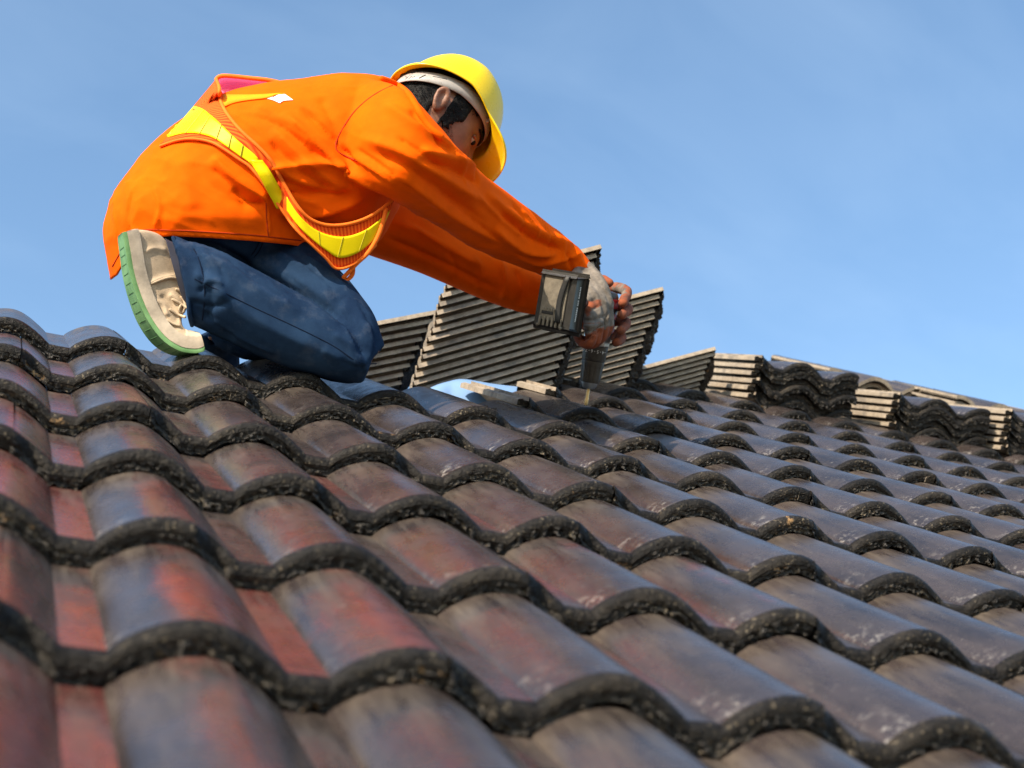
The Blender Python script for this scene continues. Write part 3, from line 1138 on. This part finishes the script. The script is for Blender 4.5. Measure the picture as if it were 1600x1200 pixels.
HEM = [(251, 228), (278, 219), (303, 217), (330, 222), (350, 233), (372, 248), (393, 263), (418, 296), (443, 332), (464, 360), (490, 385), (510, 404), (526, 420), (551, 414), (574, 396), (587, 383)]
ARM = [(338, 124), (343, 138), (343, 152), (350, 170), (362, 188), (380, 208), (402, 228), (424, 252), (443, 286), (463, 320), (484, 342), (512, 352), (545, 350), (577, 339), (603, 321), (618, 307)]
H2, A2 = spline(HEM, 8), spline(ARM, 8)
DV = [2.74 + .11 * max(0., 1 - i / 12) ** 2 if i < 60 else 2.69 + max(0, i - 75) * .0012 for i in range(len(H2))]


def vest_pt(i, b, off):
    x = H2[i][0] + (A2[i][0] - H2[i][0]) * b
    y = H2[i][1] + (A2[i][1] - H2[i][1]) * b
    p = hit(SB, x, y, DV[i], off)
    if i > 56:                    # the front panel hangs free of the chest
        t = min(1., (i - 56) / 14)
        f = at(x, y, DV[i] - off)
        p = p.lerp(f, t)
    return p


def vest_strip(b0, b1, i0, i1, off, mat, name, parent, nb=8):
    return sheet([[vest_pt(i, b0 + (b1 - b0) * r / nb, off) for i in range(i0, i1)] for r in range(nb + 1)], mat, name, parent)


NV = len(H2)
vest = vest_strip(0, 1, 0, NV, .006, M_MESH, 'vest', person, 10)
vest_strip(.13, .60, 0, 51, .0095, M_TAPE, 'reflective_tape', vest)
vest_strip(.24, .72, 66, NV, .011, M_TAPE, 'reflective_tape', vest)


M_CREASE = Mat('tape_crease_shade', (.45, .36, .004), .5).m  # darker yellow lines paint in the shade of creases across the tape
for i_, b0_, b1_ in ((9, .14, .59), (17, .14, .59), (26, .14, .59), (34, .14, .59), (41, .14, .59), (84, .26, .71), (95, .26, .71), (105, .26, .71), (114, .26, .71)):
    if i_ < NV:
        vs, fs = capsules([(vest_pt(i_, b0_ + (b1_ - b0_) * q / 5, .0118), .0009) for q in range(6)], 6, 2)
        link('crease_shade_line', mesh_from('crease_shade_line', vs, fs, (M_CREASE,)), vest)


def vest_cord(b, i0, i1, r, mat, name):
    pts = [vest_pt(i, b, .008) for i in range(i0, i1)]
    for _ in range(2): pts = [pts[0]] + [(pts[i - 1] + pts[i] * 2 + pts[i + 1]) / 4 for i in range(1, len(pts) - 1)] + [pts[-1]]
    vs, fs = capsules([(p, r) for p in pts], 8, 1)
    link(name, mesh_from(name, vs, fs, (mat,)), vest)


vest_cord(1, 0, NV, .0034, M_PIPE, 'piping')
vest_cord(0, 0, NV, .0028, M_PIPE, 'piping')
# the tape of the front panel turned edge-on down the side
sheet([[hit(SB, x + dx, y, 2.72, .010) for x, y in spline([(398, 250), (412, 270), (426, 296), (436, 314), (442, 326)], 5)] for dx in (-10, 1, 12)], M_TAPE, 'reflective_tape', vest)
# far side of the vest: back panel standing off the spine, then wrapping round the far flank
M_TOPB = [(338, 124), (345, 119), (362, 119), (390, 122), (418, 125), (440, 130), (456, 137), (470, 144)]
lowB = [(345, 152), (350, 148), (365, 148), (392, 148), (418, 147), (438, 146), (456, 146), (470, 147)]
t_, l_ = spline(M_TOPB, 5), spline(lowB, 5)
sheet([[at(a[0] + (b[0] - a[0]) * f, a[1] + (b[1] - a[1]) * f, 2.90 + .03 * math.sin(f * 3.14)) for a, b in zip(t_, l_)] for f in (0, .33, .66, 1)], M_PINK, 'vest_lining', vest)
l3_ = spline([(345, 152), (350, 148), (365, 148), (392, 148), (418, 147), (432, 146), (440, 146), (446, 146)], 5)
l2_ = spline([(346, 170), (352, 166), (368, 160), (392, 156), (418, 153), (432, 148), (440, 146.6), (446, 146.2)], 5)
sheet([[hit(SB, a[0] + (b[0] - a[0]) * f, a[1] + (b[1] - a[1]) * f, 2.885, .004) for a, b in zip(l3_, l2_)] for f in (0, .5, 1)], M_INNER, 'vest_lining', vest)
vs, fs = capsules([(at(a[0], a[1], 2.895), .0042) for a in t_], 8, 1)
link('piping', mesh_from('piping', vs, fs, (M_PIPE,)), vest)


def far_wrap(b0, b1, off, mat, name):
    rows = []
    for r in range(7):
        p0 = vest_pt(0, b0 + (b1 - b0) * r / 6, off)
        row = [p0]
        for q in range(1, 7):
            p = p0 + FWD * (.045 * q) - UP * .006 * q * q * .3
            loc, nr, i_, dd = SB.find_nearest(p)
            row.append((loc + nr * off).lerp(p, .15))
        rows.append(row)
    return sheet(rows, mat, name, vest)


far_wrap(0, .98, .006, M_MESH, 'vest_far_side')
far_wrap(.13, .60, .010, M_TAPE, 'reflective_tape')
# tie strap looping below the front corner
vs, fs = [], []
loop = spline([(604, 324, 2.725), (594, 362, 2.72), (577, 393, 2.72), (558, 411, 2.72), (546, 424, 2.72), (537, 434, 2.725), (543, 437, 2.73), (551, 428, 2.73), (552, 414, 2.73)], 6)
rows = [[at(x - 3.2, y - 1.5, d) for x, y, d in loop], [at(x + 3.2, y + 1.5, d) for x, y, d in loop]]
sheet(rows, M_PIPE, 'tie_strap', vest)

# ---- jeans
jeans = weld([limb(THIGH, 30), limb(CALF, 30), limb(PELVIS, 30), limb(FAR_THIGH, 26), limb(FAR_SHIN, 26)], .0044, 6, .5)
wrinkle(jeans, .002, 16, img_dir(1, .7, 0), .4)
wrinkle(jeans, .0028, 13, img_dir(1, .7, 0), .3, True)
wrinkle(jeans, .0022, 24, img_dir(.6, 1, 0), .4, True, 4.)
folds(jeans, [
    ([(284, 374), (330, 382), (372, 405), (430, 437), (500, 474), (540, 500)], .007, -.020),
    ([(300, 392), (350, 415), (410, 455), (470, 490)], .014, .006), ([(310, 430), (360, 470), (420, 510), (500, 550)], .012, .005), ([(322, 440), (330, 470), (318, 505)], .009, -.006),
    ([(300, 430), (340, 440), (350, 470)], .010, .006), ([(290, 470), (330, 500), (370, 530)], .010, -.005),
    ([(430, 395), (480, 420), (530, 470)], .010, .006), ([(400, 408), (450, 440), (520, 490), (560, 520)], .008, -.006), ([(420, 420), (480, 460), (540, 500)], .009, .006),
    ([(545, 480), (560, 520), (562, 560)], .008, -.005), ([(575, 500), (580, 540), (570, 575)], .008, .005), ([(520, 520), (545, 540), (560, 580)], .007, .005),
    ([(300, 384), (318, 420), (312, 460)], .004, -.005), ([(322, 392), (345, 420), (352, 450)], .004, -.004), ([(350, 400), (400, 440), (450, 470)], .0045, -.004),
    ([(455, 400), (500, 432), (540, 480)], .004, -.004), ([(440, 425), (490, 462), (535, 500), (560, 540)], .004, -.005), ([(520, 470), (550, 510), (572, 560)], .004, -.005),
    ([(560, 470), (580, 510), (588, 545)], .004, -.004), ([(535, 500), (556, 545), (575, 585)], .004, .005), ([(470, 395), (510, 420), (545, 455)], .004, .005),
    ([(330, 500), (380, 530), (430, 552)], .005, .004), ([(300, 470), (330, 480), (360, 470)], .004, -.005), ([(308, 450), (330, 440), (352, 446)], .004, .004),
    ([(440, 388), (470, 402), (500, 430)], .008, -.005), ([(530, 560), (560, 572), (590, 560)], .006, -.004), ([(500, 545), (545, 565), (580, 566)], .008, .004),
], 1.0)
jeans.materials.append(M_DENIM)
jeans_o = link('jeans', jeans, person)
JB = bvh_of(jeans)
cord([(305, 436), (345, 455), (400, 482), (460, 510), (520, 540), (560, 566), (590, 568)], .0012, JB, -.0004, M_STITCH, 'leg_seam', jeans_o)
cord([(296, 376), (312, 410), (320, 455), (316, 500)], .0014, JB, -.0004, M_STITCH, 'cuff_seam', jeans_o)
cord([(405, 378), (398, 392), (384, 408)], .0014, JB, -.0002, M_STITCH, 'pocket_seam', jeans_o)
cord([(410, 380), (404, 394), (388, 411)], .0012, JB, -.0002, M_STITCH, 'pocket_seam', jeans_o)
vs, fs = capsules([(at(271, 372, 2.62), .004), (at(284, 410, 2.60), .0045), (at(293, 450, 2.595), .0045), (at(296, 490, 2.60), .0045), (at(300, 508, 2.62), .004)], 8, 5)
link('cuff', mesh_from('cuff', vs, fs, (M_DENIM,)), jeans_o)
vs, fs = limb([(258, 372, 285, 470, 2.65, .040), (270, 378, 298, 492, 2.65, .042), (300, 385, 318, 505, 2.655, .045)], 20)
link('sock', mesh_from('sock', vs, fs, (simple('navy_sock', (.02, .022, .04), .9),)), person)

# ---- shoe on the near foot (toe bent on the tile, heel up)
SW = (RIGHT * -.40 - UP * .05 + FWD * .91).normalized()
SHOE = [  # near lower edge px, x/y of the upward direction in the picture, height, width, distance
    (192, 363, .95, -.30, .020, .040, 2.60), (194, 368, 1, -.12, .066, .058, 2.60), (198, 390, 1, -.05, .086, .066, 2.60), (204, 425, 1, -.12, .102, .072, 2.60), (215, 462, .97, -.22, .106, .080, 2.60),
    (231, 498, .88, -.46, .094, .090, 2.60), (254, 529, .66, -.75, .066, .096, 2.60), (280, 546, .30, -.95, .044, .094, 2.602), (303, 550, .06, -1, .040, .084, 2.605), (316, 548, -.1, -1, .034, .062, 2.605), (320, 545, -.3, -1, .022, .034, 2.605)]
SS = spline(SHOE, 5)


def shoe_sections(lo, hi, grow, round_top, i0=0, i1=None, n=14):
    rings = []
    for (x, y, ux, uy, h, w, d) in SS[i0:i1]:
        U = (RIGHT * ux - UP * uy)
        U = (U - SW * U.dot(SW) + FWD * .0).normalized()
        N = at(x, y, d)
        c = N + SW * (w / 2)
        a, b = min(lo, h * .9), (h if hi is None else min(hi, h))
        hw = w / 2 + grow
        r = []
        if round_top:
            for k in range(n + 1):
                t = math.pi * k / n
                ct = math.cos(t)
                r.append(c - SW * hw * math.copysign(abs(ct) ** .6, ct) + U * (a + (b - a) * math.sin(t) ** .75))
        else:
            r = [c - SW * hw + U * a, c - SW * (hw + .0015) + U * (a + b) / 2, c - SW * hw + U * b, c - SW * hw * .5 + U * b, c + SW * hw * .5 + U * b, c + SW * hw + U * b,
                 c + SW * (hw + .0015) + U * (a + b) / 2, c + SW * hw + U * a, c + SW * hw * .4 + U * a, c - SW * hw * .4 + U * a]
        rings.append(r)
    return loft(rings)


vs, fs = shoe_sections(.022, None, -.003, True)
um = weld([(vs, fs)], .0026, 3)
folds(um, [([(228, 445), (250, 436), (272, 432), (286, 440)], .004, .004), ([(240, 470), (256, 476), (262, 496)], .006, .004), ([(250, 460), (270, 480), (280, 505)], .006, -.004),
           ([(262, 460), (278, 470), (288, 492)], .006, .004), ([(246, 490), (262, 510), (276, 520)], .005, -.004), ([(225, 395), (240, 388), (262, 392)], .005, .003)], 1.0)
um.materials.append(M_CANVAS)
shoe = link('shoe', um, person)
vs, fs = shoe_sections(.006, .027, .0025, False)
link('midsole', mesh_from('midsole', vs, fs, (M_RUBBER,), None, True, 40), shoe)
vs, fs = shoe_sections(-.002, .0075, .0005, False)
sole = link('outsole', mesh_from('outsole', vs, fs, (M_GREEN,), None, True, 40), shoe)
vs, fs = shoe_sections(.020, None, .0015, True, 36)
link('toe_cap', mesh_from('toe_cap', vs, fs, (M_RUBBER,)), shoe)
# tread grooves across the outsole
for q in range(9, 36, 2):
    x, y, ux, uy, h, w, d = SS[q]
    U = (RIGHT * ux - UP * uy); U = (U - SW * U.dot(SW)).normalized()
    N = at(x, y, d) - U * .0012
    vs, fs = capsules([(N + SW * (w * .2), .0015), (N + SW * (w * .5) + HZ * 0, .0015), (N + SW * (w * .8), .0015)], 6, 1)
    link('tread_bar', mesh_from('tread_bar', vs, fs, (M_TREAD,)), sole)
UB = bvh_of(um)
cord([(208, 366), (213, 400), (221, 440), (236, 482), (256, 512), (272, 524)], .0014, UB, -.0002, M_RUBBER, 'stitch', shoe, 2.6)
cord([(228, 447), (250, 438), (270, 433), (288, 441)], .0024, UB, .000, M_CANVAS, 'seam', shoe, 2.6)
for (pa) in ([(276, 452), (284, 456), (292, 464)], [(270, 468), (282, 474), (294, 482)], [(266, 484), (278, 492), (292, 496)], [(284, 464), (290, 474), (288, 488), (282, 492), (278, 484), (284, 476)], [(262, 500), (274, 508), (284, 508)]):
    cord(pa, .0026, UB, .002, M_CANVAS, 'lace', shoe, 2.62)

# ---- hard hat
def hat_rim(ph):
    c, s = math.cos(ph), math.sin(ph)
    rx = .126 if c > 0 else .118
    z = .018 * (1 - abs(c)) - (.004 if c > 0 else .012) * abs(c) ** 2
    return rx * c + .004, .108 * s, z


def smooth01(x): x = max(0., min(1., x)); return x * x * (3 - 2 * x)


rings = []
NP = 72
for t in (1.0, .97, .9, .8, .7, .58, .46, .34, .22, .12, .05, 0.0):
    r = []
    for i in range(NP):
        ph = 2 * math.pi * i / NP
        x, y, z = hat_rim(ph)
        a = t * math.pi / 2
        f = math.cos(a) ** .54
        zz = z * (1 - t) + .124 * math.sin(a) ** 1.1
        ridge = .004 * math.exp(-(y * f / .022) ** 2) * smooth01((t - .15) / .3)
        r.append(hat_at(x * f, y * f, zz + ridge))
    rings.append(r)
for w, dz in ((.3, .0), (.7, -.1), (1., -.25), (1.02, -.55)):
    r = []
    for i in range(NP):
        ph = 2 * math.pi * i / NP
        x, y, z = hat_rim(ph)
        pk_ = smooth01((math.cos(ph) - .45) / .45)
        bk = smooth01((-math.cos(ph) - .3) / .6)
        ext = .003 + .050 * pk_ + .012 * bk
        drop = .012 + .020 * pk_ + .014 * bk
        l = math.hypot(x, y)
        r.append(hat_at(x + x / l * ext * w, y + y / l * ext * w, z + drop * dz - (.012 * pk_ * w)))
    rings.append(r)
vs, fs = loft(rings, False)
n0 = len(vs); vs.append(hat_at(.004, 0, .128))
fs += [(i, (i + 1) % NP, n0) for i in range(NP)]
hat = link('hard_hat', mesh_from('hard_hat', vs, fs, (M_HAT,)), person)
bm = bmesh.new(); bm.from_mesh(hat.data); bmesh.ops.recalc_face_normals(bm, faces=bm.faces[:]); bm.to_mesh(hat.data); bm.free()
m = hat.modifiers.new('s', 'SOLIDIFY'); m.thickness = .0035; m.offset = -1
m = hat.modifiers.new('b', 'SUBSURF'); m.levels = 1; m.render_levels = 1
# headband of the suspension, visible below the shell
rings = []
for f in (0, .5, 1):
    r = []
    for i in range(64):
        ph = 2 * math.pi * i / 64
        c, s = math.cos(ph), math.sin(ph)
        sd = abs(s)
        low = -.014 - .046 * max(0, -c) + .026 * max(0, c)
        top = low + .034 - .010 * max(0, c)
        r.append(hat_at(.108 * c - .002, .0890 * s, top + (low - top) * f))
    rings.append(r)
vs, fs = loft(rings, False)
band = link('headband', mesh_from('headband', vs, fs, (M_BAND,)), hat)
m = band.modifiers.new('s', 'SOLIDIFY'); m.thickness = .0022
def band_pt(deg, z, out=0.):
    a = math.radians(deg)
    c = math.cos(a)
    low = -.014 - .046 * max(0, -c) + .026 * max(0, c)
    return hat_at((.108 + out) * c - .002, (.0890 + out) * math.sin(a), low + .017 + z)
for a0, a1, z0, z1, wd in ((-112, -126, .006, .004, .0016), (-40, -52, .004, .010, .002), (-135, -138, .004, -.008, .002), (-150, -151, .0, -.010, .0015), (-155, -156, .0, -.010, .0015), (-146, -147, .0, -.008, .0015)):
    vs, fs = capsules([(band_pt(a0 + (a1 - a0) * q / 3, z0 + (z1 - z0) * q / 3, .0012), wd) for q in range(4)], 6, 1)
    link('slot', mesh_from('slot', vs, fs, (M_BLACK,)), band)
for deg in (-42,):
    vs, fs = capsules([(band_pt(deg, -.006, .003), .003), (band_pt(deg, .006, .004), .004), (band_pt(deg, .016, .005), .004)], 8, 2)
    link('clip', mesh_from('clip', vs, fs, (M_BAND,)), hat)

# ------------------------------------------------------------------ the cordless drill in the worker's hands
M_TOOLBLK = simple('tool_black', (.019, .0175, .016), .34, 60, .4, .25, 500)
M_DUSTY = simple('dusty_black', (.16, .135, .10), .75, 70, .3, .4, 700)
M_CHUCK = simple('chuck_black', (.040, .034, .026), .42, 90, .45, .3, 600)
M_RED = simple('tool_red', (.34, .012, .016), .45, 40, .2, .1)
M_STEEL = simple('gearbox_metal', (.42, .42, .42), .35, 50, .25, .2, Metallic=.9)
M_BIT = simple('titanium_bit', (.80, .56, .25), .4, 60, .2, .1, Metallic=.5)
M_PRINT = Mat('tool_print', (.75, .74, .70), .6).m

TIP = at(915, 634, 3.085)
TOPP = at(943, 470, 3.065)
AX = (TOPP - TIP).normalized()
NB = (FWD * -.76 - RIGHT * .65)
NB = (NB - AX * NB.dot(AX)).normalized()
WB = AX.cross(NB)
if WB.dot(RIGHT) < 0: WB = -WB
drill = empty('power_drill', TIP)
tag(drill, 'black and red cordless drill with battery pack boring into a tile between gloved hands', 'drill')


def lathe(profile, mat, name, parent, n=32, ribs=0, rib=.0, angle=35, r0=0, r1=999):
    rings = []
    for q, (t, r) in enumerate(profile):
        rg = []
        for i in range(n):
            a = 2 * math.pi * i / n
            rr = r * (1 - rib * (1 if (ribs and (i * ribs // n * n) // ribs != i and False) else 0))
            if ribs and r0 <= q < r1: rr = r * (1 - rib * max(0., math.cos(a * ribs)) ** 6)
            rg.append(TIP + AX * t + (NB * math.cos(a) + WB * math.sin(a)) * rr)
        rings.append(rg)
    vs, fs = loft(rings)
    return link(name, mesh_from(name, vs, fs, (mat,), None, True, angle), parent)


def bbox(c, ax, dims, bevel, mat, name, parent, taper=1.0):
    """a bevelled box with its own axes"""
    bm = bmesh.new()
    bmesh.ops.create_cube(bm, size=1)
    for v in bm.verts:
        x, y, z = v.co.x * dims[0], v.co.y * dims[1], v.co.z * dims[2]
        if v.co.x > 0: y *= taper; z *= taper
        v.co = c + ax[0] * x + ax[1] * y + ax[2] * z
    if bevel: bmesh.ops.bevel(bm, geom=bm.edges[:], offset=bevel, segments=3, affect='EDGES', profile=.6)
    bmesh.ops.recalc_face_normals(bm, faces=bm.faces[:])
    me = bpy.data.meshes.new(name)
    bm.to_mesh(me); bm.free()
    me.materials.append(mat)
    me.polygons.foreach_set('use_smooth', [True] * len(me.polygons))
    me.set_sharp_from_angle(angle=math.radians(32))
    return link(name, me, parent)


# bit, chuck, torque ring, gearbox, motor housing along the axis
bit = lathe([(0, .0006), (.003, .0036), (.006, .0042), (.016, .0042), (.018, .0034), (.045, .0034)], M_BIT, 'drill_bit', drill, 12)
vs, fs = [], []
for s_ in (0, math.pi):
    ch = []
    for q in range(24):
        a = s_ + q * .75
        ch.append((TIP + AX * (.003 + q * .0013) + (NB * math.cos(a) + WB * math.sin(a)) * .0026, .0011))
    v2, f2 = capsules(ch, 6, 1)
    o_ = len(vs)
    vs += v2; fs += [tuple(i + o_ for i in f) for f in f2]
link('flute', mesh_from('flute', vs, fs, (M_BIT,)), bit)
lathe([(.036, .0085), (.038, .0125), (.044, .0155), (.050, .0172)], M_STEEL, 'chuck_nose', drill)
lathe([(.050, .0195), (.053, .0208), (.060, .0218), (.080, .0228), (.086, .0232), (.090, .0238), (.0955, .0238)], M_CHUCK, 'chuck', drill, 72, 14, .09, 50, 1, 5)
ringo = lathe([(.0965, .0238), (.0985, .0248), (.108, .0250), (.110, .0256), (.127, .0262), (.128, .0250)], M_CHUCK, 'torque_ring', drill, 96, 40, .035, 50, 1, 3)
fc = None
for q, ch in enumerate(('9', '8', '7', '6', '5', '4')):
    a = math.radians(-58 + q * 27)
    out = NB * math.cos(a) + WB * math.sin(a)
    tan = (-NB * math.sin(a) + WB * math.cos(a))
    fc = bpy.data.curves.new('digit', 'FONT')
    fc.body = ch
    fc.size = .0098
    fc.extrude = .0002
    fc.align_x = 'CENTER'; fc.align_y = 'CENTER'
    to = bpy.data.objects.new('digit', fc)
    to.matrix_world = frame(-tan, -AX, out, TIP + AX * .1165 + out * .0263)
    if tan.cross(AX).dot(out) < 0: to.matrix_world = frame(tan, -AX, out, TIP + AX * .1165 + out * .0263)
    COL.objects.link(to)
    dg = bpy.context.evaluated_depsgraph_get()
    me = bpy.data.meshes.new_from_object(to.evaluated_get(dg))
    mw = to.matrix_world.copy()
    bpy.data.objects.remove(to)
    me.materials.clear(); me.materials.append(M_PRINT)
    me.transform(mw)
    link('digit', me, ringo)
    a += math.radians(13.5)
    out = NB * math.cos(a) + WB * math.sin(a)
    vs, fs = capsules([(TIP + AX * .1165 + out * .0259, .0009), (TIP + AX * .1165 + out * .0261, .0009)], 8, 1)
    link('dot', mesh_from('dot', vs, fs, (M_PRINT,)), ringo)
lathe([(.128, .0275), (.130, .0285), (.150, .0290), (.152, .0270)], M_STEEL, 'gearbox', drill, 10, 0, 0, 20)
mh = lathe([(.152, .0282), (.156, .0300), (.175, .0310), (.215, .0310), (.232, .0300), (.240, .0260), (.243, .015)], M_TOOLBLK, 'motor_housing', drill)
for t0, t1 in ((.158, .176), (.186, .198), (.208, .228)):
    lathe([(t0, .0300), (t0 + .001, .0318), (t1 - .001, .0318), (t1, .0300)], M_RED, 'red_panel', mh)
# handle and battery pack
BF = at(868, 471, 2.885)                      # centre of the battery's outer face
HC = TIP + AX * (BF - TIP).dot(AX)
HD = (HC - BF)
HD = (HD - AX * HD.dot(AX))
L_ = HD.length
HD.normalize()
WH = AX.cross(HD).normalized()
hb = BF + HD * .055
vs, fs = capsules([(BF + HD * .05, .021), (BF + HD * .09, .0195), (BF + HD * (L_ - .03), .0208), (BF + HD * (L_ - .008), .022)], 20, 4)
link('handle', mesh_from('handle', vs, fs, (M_TOOLBLK,)), drill)
batt = bbox(BF + HD * .022, (-HD, AX, WH), (.044, .108, .068), .008, M_TOOLBLK, 'battery_pack', drill, .93)
bbox(BF + HD * .047, (-HD, AX, WH), (.006, .102, .070), .002, M_RED, 'red_band', batt)
bbox(BF + HD * .053, (-HD, AX, WH), (.008, .098, .068), .003, M_TOOLBLK, 'handle_foot', drill)
sgn = 1 if WH.dot(RIGHT) > 0 else -1
WR = WH * sgn
bbox(BF - HD * .0012 - WR * .003 + AX * .006, (-HD, AX, WR), (.004, .088, .054), .0025, M_DUSTY, 'face_plate', batt)
# strap-like latch down the face, slots and ribs below it
la = [BF - HD * .004 + WR * (.021 - .006 * math.sin(q / 9 * 3.14) - .006 * q / 9) + AX * (.052 - .092 * q / 9) for q in range(10)]
for q in range(9):
    pass
rows = [[p - WR * .0055 - HD * .001 for p in la], [p - WR * .003 - HD * .0025 for p in la], [p + WR * .003 - HD * .0025 for p in la], [p + WR * .0055 - HD * .001 for p in la]]
sheet(rows, M_BLACK, 'latch', batt, .003)
bbox(BF - HD * .0022 - WR * .012 - AX * .024, (-HD, AX, WR), (.004, .006, .026), .001, M_BLACK, 'slot', batt)
for q in range(5):
    bbox(BF - HD * .0032 - WR * (.022 - q * .0062) - AX * .0175, (-HD, AX, WR), (.003, .006, .0034), .001, M_DUSTY, 'grip_rib', batt)
for q in range(6):
    bbox(BF - HD * .003 - WR * (.026 - q * .0092) - AX * .0415, (-HD, AX, WR), (.006, .019, .0050), .0015, M_DUSTY, 'rib', batt)
for q in (-1, 1):
    vs, fs = capsules([(BF - HD * .001 + WR * (-.004 + q * .026) - AX * .050, .0032), (BF - HD * .004 + WR * (-.004 + q * .026) - AX * .050, .0032)], 10, 1)
    link('screw', mesh_from('screw', vs, fs, (M_DUSTY,)), batt)
for q in (.030, .008):
    bbox(BF + HD * .010 - WR * .0345 + AX * q, (-HD, AX, WR), (.012, .010, .004), .001, M_PRINT, 'button', batt)
# worn white print along the pack's side, too small to read
pr = random.Random(11)
y = .034
while y > -.034:
    l = pr.uniform(.0022, .0036)
    if not (-.006 < y < -.003 or .010 < y < .013):
        bbox(BF + HD * .030 + WR * .0338 + AX * y, (-HD, AX, WR), (.0040, l * .62, .0006), 0, M_PRINT, 'print_mark', batt)
    y -= l

# ------------------------------------------------------------------ gloves


def glove(chains, name, coat_fn, voxel=.0022, smooth=3):
    me = weld([capsules(c, 12, 4) for c in chains], voxel, smooth)
    wrinkle(me, .0012, 60, img_dir(1, 1, 0), .5)
    at_ = me.attributes.new('coat', 'FLOAT', 'POINT')
    for i, v in enumerate(me.vertices):
        q = v.co - CAM
        dz = q.dot(FWD)
        at_.data[i].value = coat_fn(800 + FPX * q.dot(RIGHT) / dz, 600 - FPX * q.dot(UP) / dz, dz)
    me.materials.append(M_GLOVE)
    return link(name, me, person)


def crease(me_o, strokes):
    folds(me_o.data, strokes, 1.0)


def ga(x, y, cx, cy, sx, sy): return math.exp(-((x - cx) / sx) ** 2 - ((y - cy) / sy) ** 2)


# right hand: back of the hand to the camera, fingers curling under the handle
RK = [(949, 480, 3.000), (943, 496, 2.985), (934, 511, 2.968), (924, 522, 2.955)]
WR0 = [(916, 420, 3.06), (910, 424, 3.05), (905, 428, 3.04), (902, 433, 3.03)]
rch = []
for (kx, ky, kd_), (wx, wy, wd) in zip(RK, WR0):
    rch.append([(at(wx, wy, wd), .017), (at((wx + kx) / 2 + 6, (wy + ky) / 2 - 2, (wd + kd_) / 2 - .016), .0165), (at(kx, ky, kd_), .0135)])
FT = [((950, 515, 3.005), (931, 533, 3.02), (909, 531, 3.01)), ((941, 525, 2.995), (925, 538, 3.01), (911, 534, 3.02)),
      ((931, 532, 2.975), (916, 538, 2.99), (905, 530, 3.005)), ((921, 536, 2.962), (909, 535, 2.975), (902, 525, 2.99))]
for (kx, ky, kd_), f in zip(RK, FT):
    rch.append([(at(kx, ky, kd_), .0125), (at(*f[0]), .0108), (at(*f[1]), .0100), (at(*f[2]), .0092)])
rch.append([(at(916, 436, 3.03), .015), (at(938, 452, 3.06), .0125), (at(946, 474, 3.085), .0110), (at(938, 492, 3.095), .0095)])   # thumb over the far side
rg = glove(rch, 'glove', lambda x, y, d: .10 + .9 * min(1, max(0, (y - 506 - (945 - x) * .30) / 16)) + .8 * ga(x, y, 929, 474, 13, 8) + .6 * ga(x, y, 918, 487, 7, 10)
      + .5 * ga(x, y, 925, 505, 18, 2.5))
# left hand: palm behind the housing, fingers coming round its right side
LB = [(926, 462, 3.135), (928, 478, 3.135), (928, 495, 3.135), (925, 512, 3.135)]
LF = [((956, 450, 3.142), (979, 455, 3.100), (973, 473, 3.038)), ((958, 476, 3.145), (981, 482, 3.095), (972, 492, 3.034)),
      ((957, 500, 3.145), (978, 504, 3.095), (970, 516, 3.036)), ((952, 521, 3.14), (971, 527, 3.095), (963, 535, 3.050))]
lch = []
for b_, f in zip(LB, LF):
    lch.append([(at(858, 466 + (b_[1] - 486) * .35, 3.14), .019), (at(890, 470 + (b_[1] - 486) * .6, 3.145), .018), (at(*b_), .0155)])
    lch.append([(at(*b_), .013), (at(*f[0]), .0125), (at(*f[1]), .0115), (at(*f[2]), .0098)])
lch.append([(at(890, 455, 3.13), .015), (at(918, 441, 3.105), .012), (at(940, 437, 3.085), .0105), (at(952, 442, 3.07), .0095)])
glove(lch, 'glove', lambda x, y, d: .68 - .35 * ga(x, y, 968, 452, 12, 9) + .2 * ga(x, y, 945, 440, 16, 8))

crease(rg, [([(912, 440), (930, 458), (955, 480)], .006, .003), ([(905, 498), (925, 500), (948, 492)], .0035, -.004), ([(905, 508), (925, 510), (945, 502)], .003, .003),
            ([(908, 515), (926, 517), (944, 508)], .003, -.004), ([(912, 478), (922, 470), (934, 468)], .005, -.005), ([(910, 490), (926, 484), (938, 476)], .004, -.003),
            ([(951, 488), (940, 514), (922, 534)], .0026, -.006), ([(942, 503), (929, 522), (910, 532)], .0026, -.006), ([(932, 514), (919, 526), (904, 529)], .0024, -.005), ([(940, 446), (952, 462), (960, 478)], .004, .0025)])
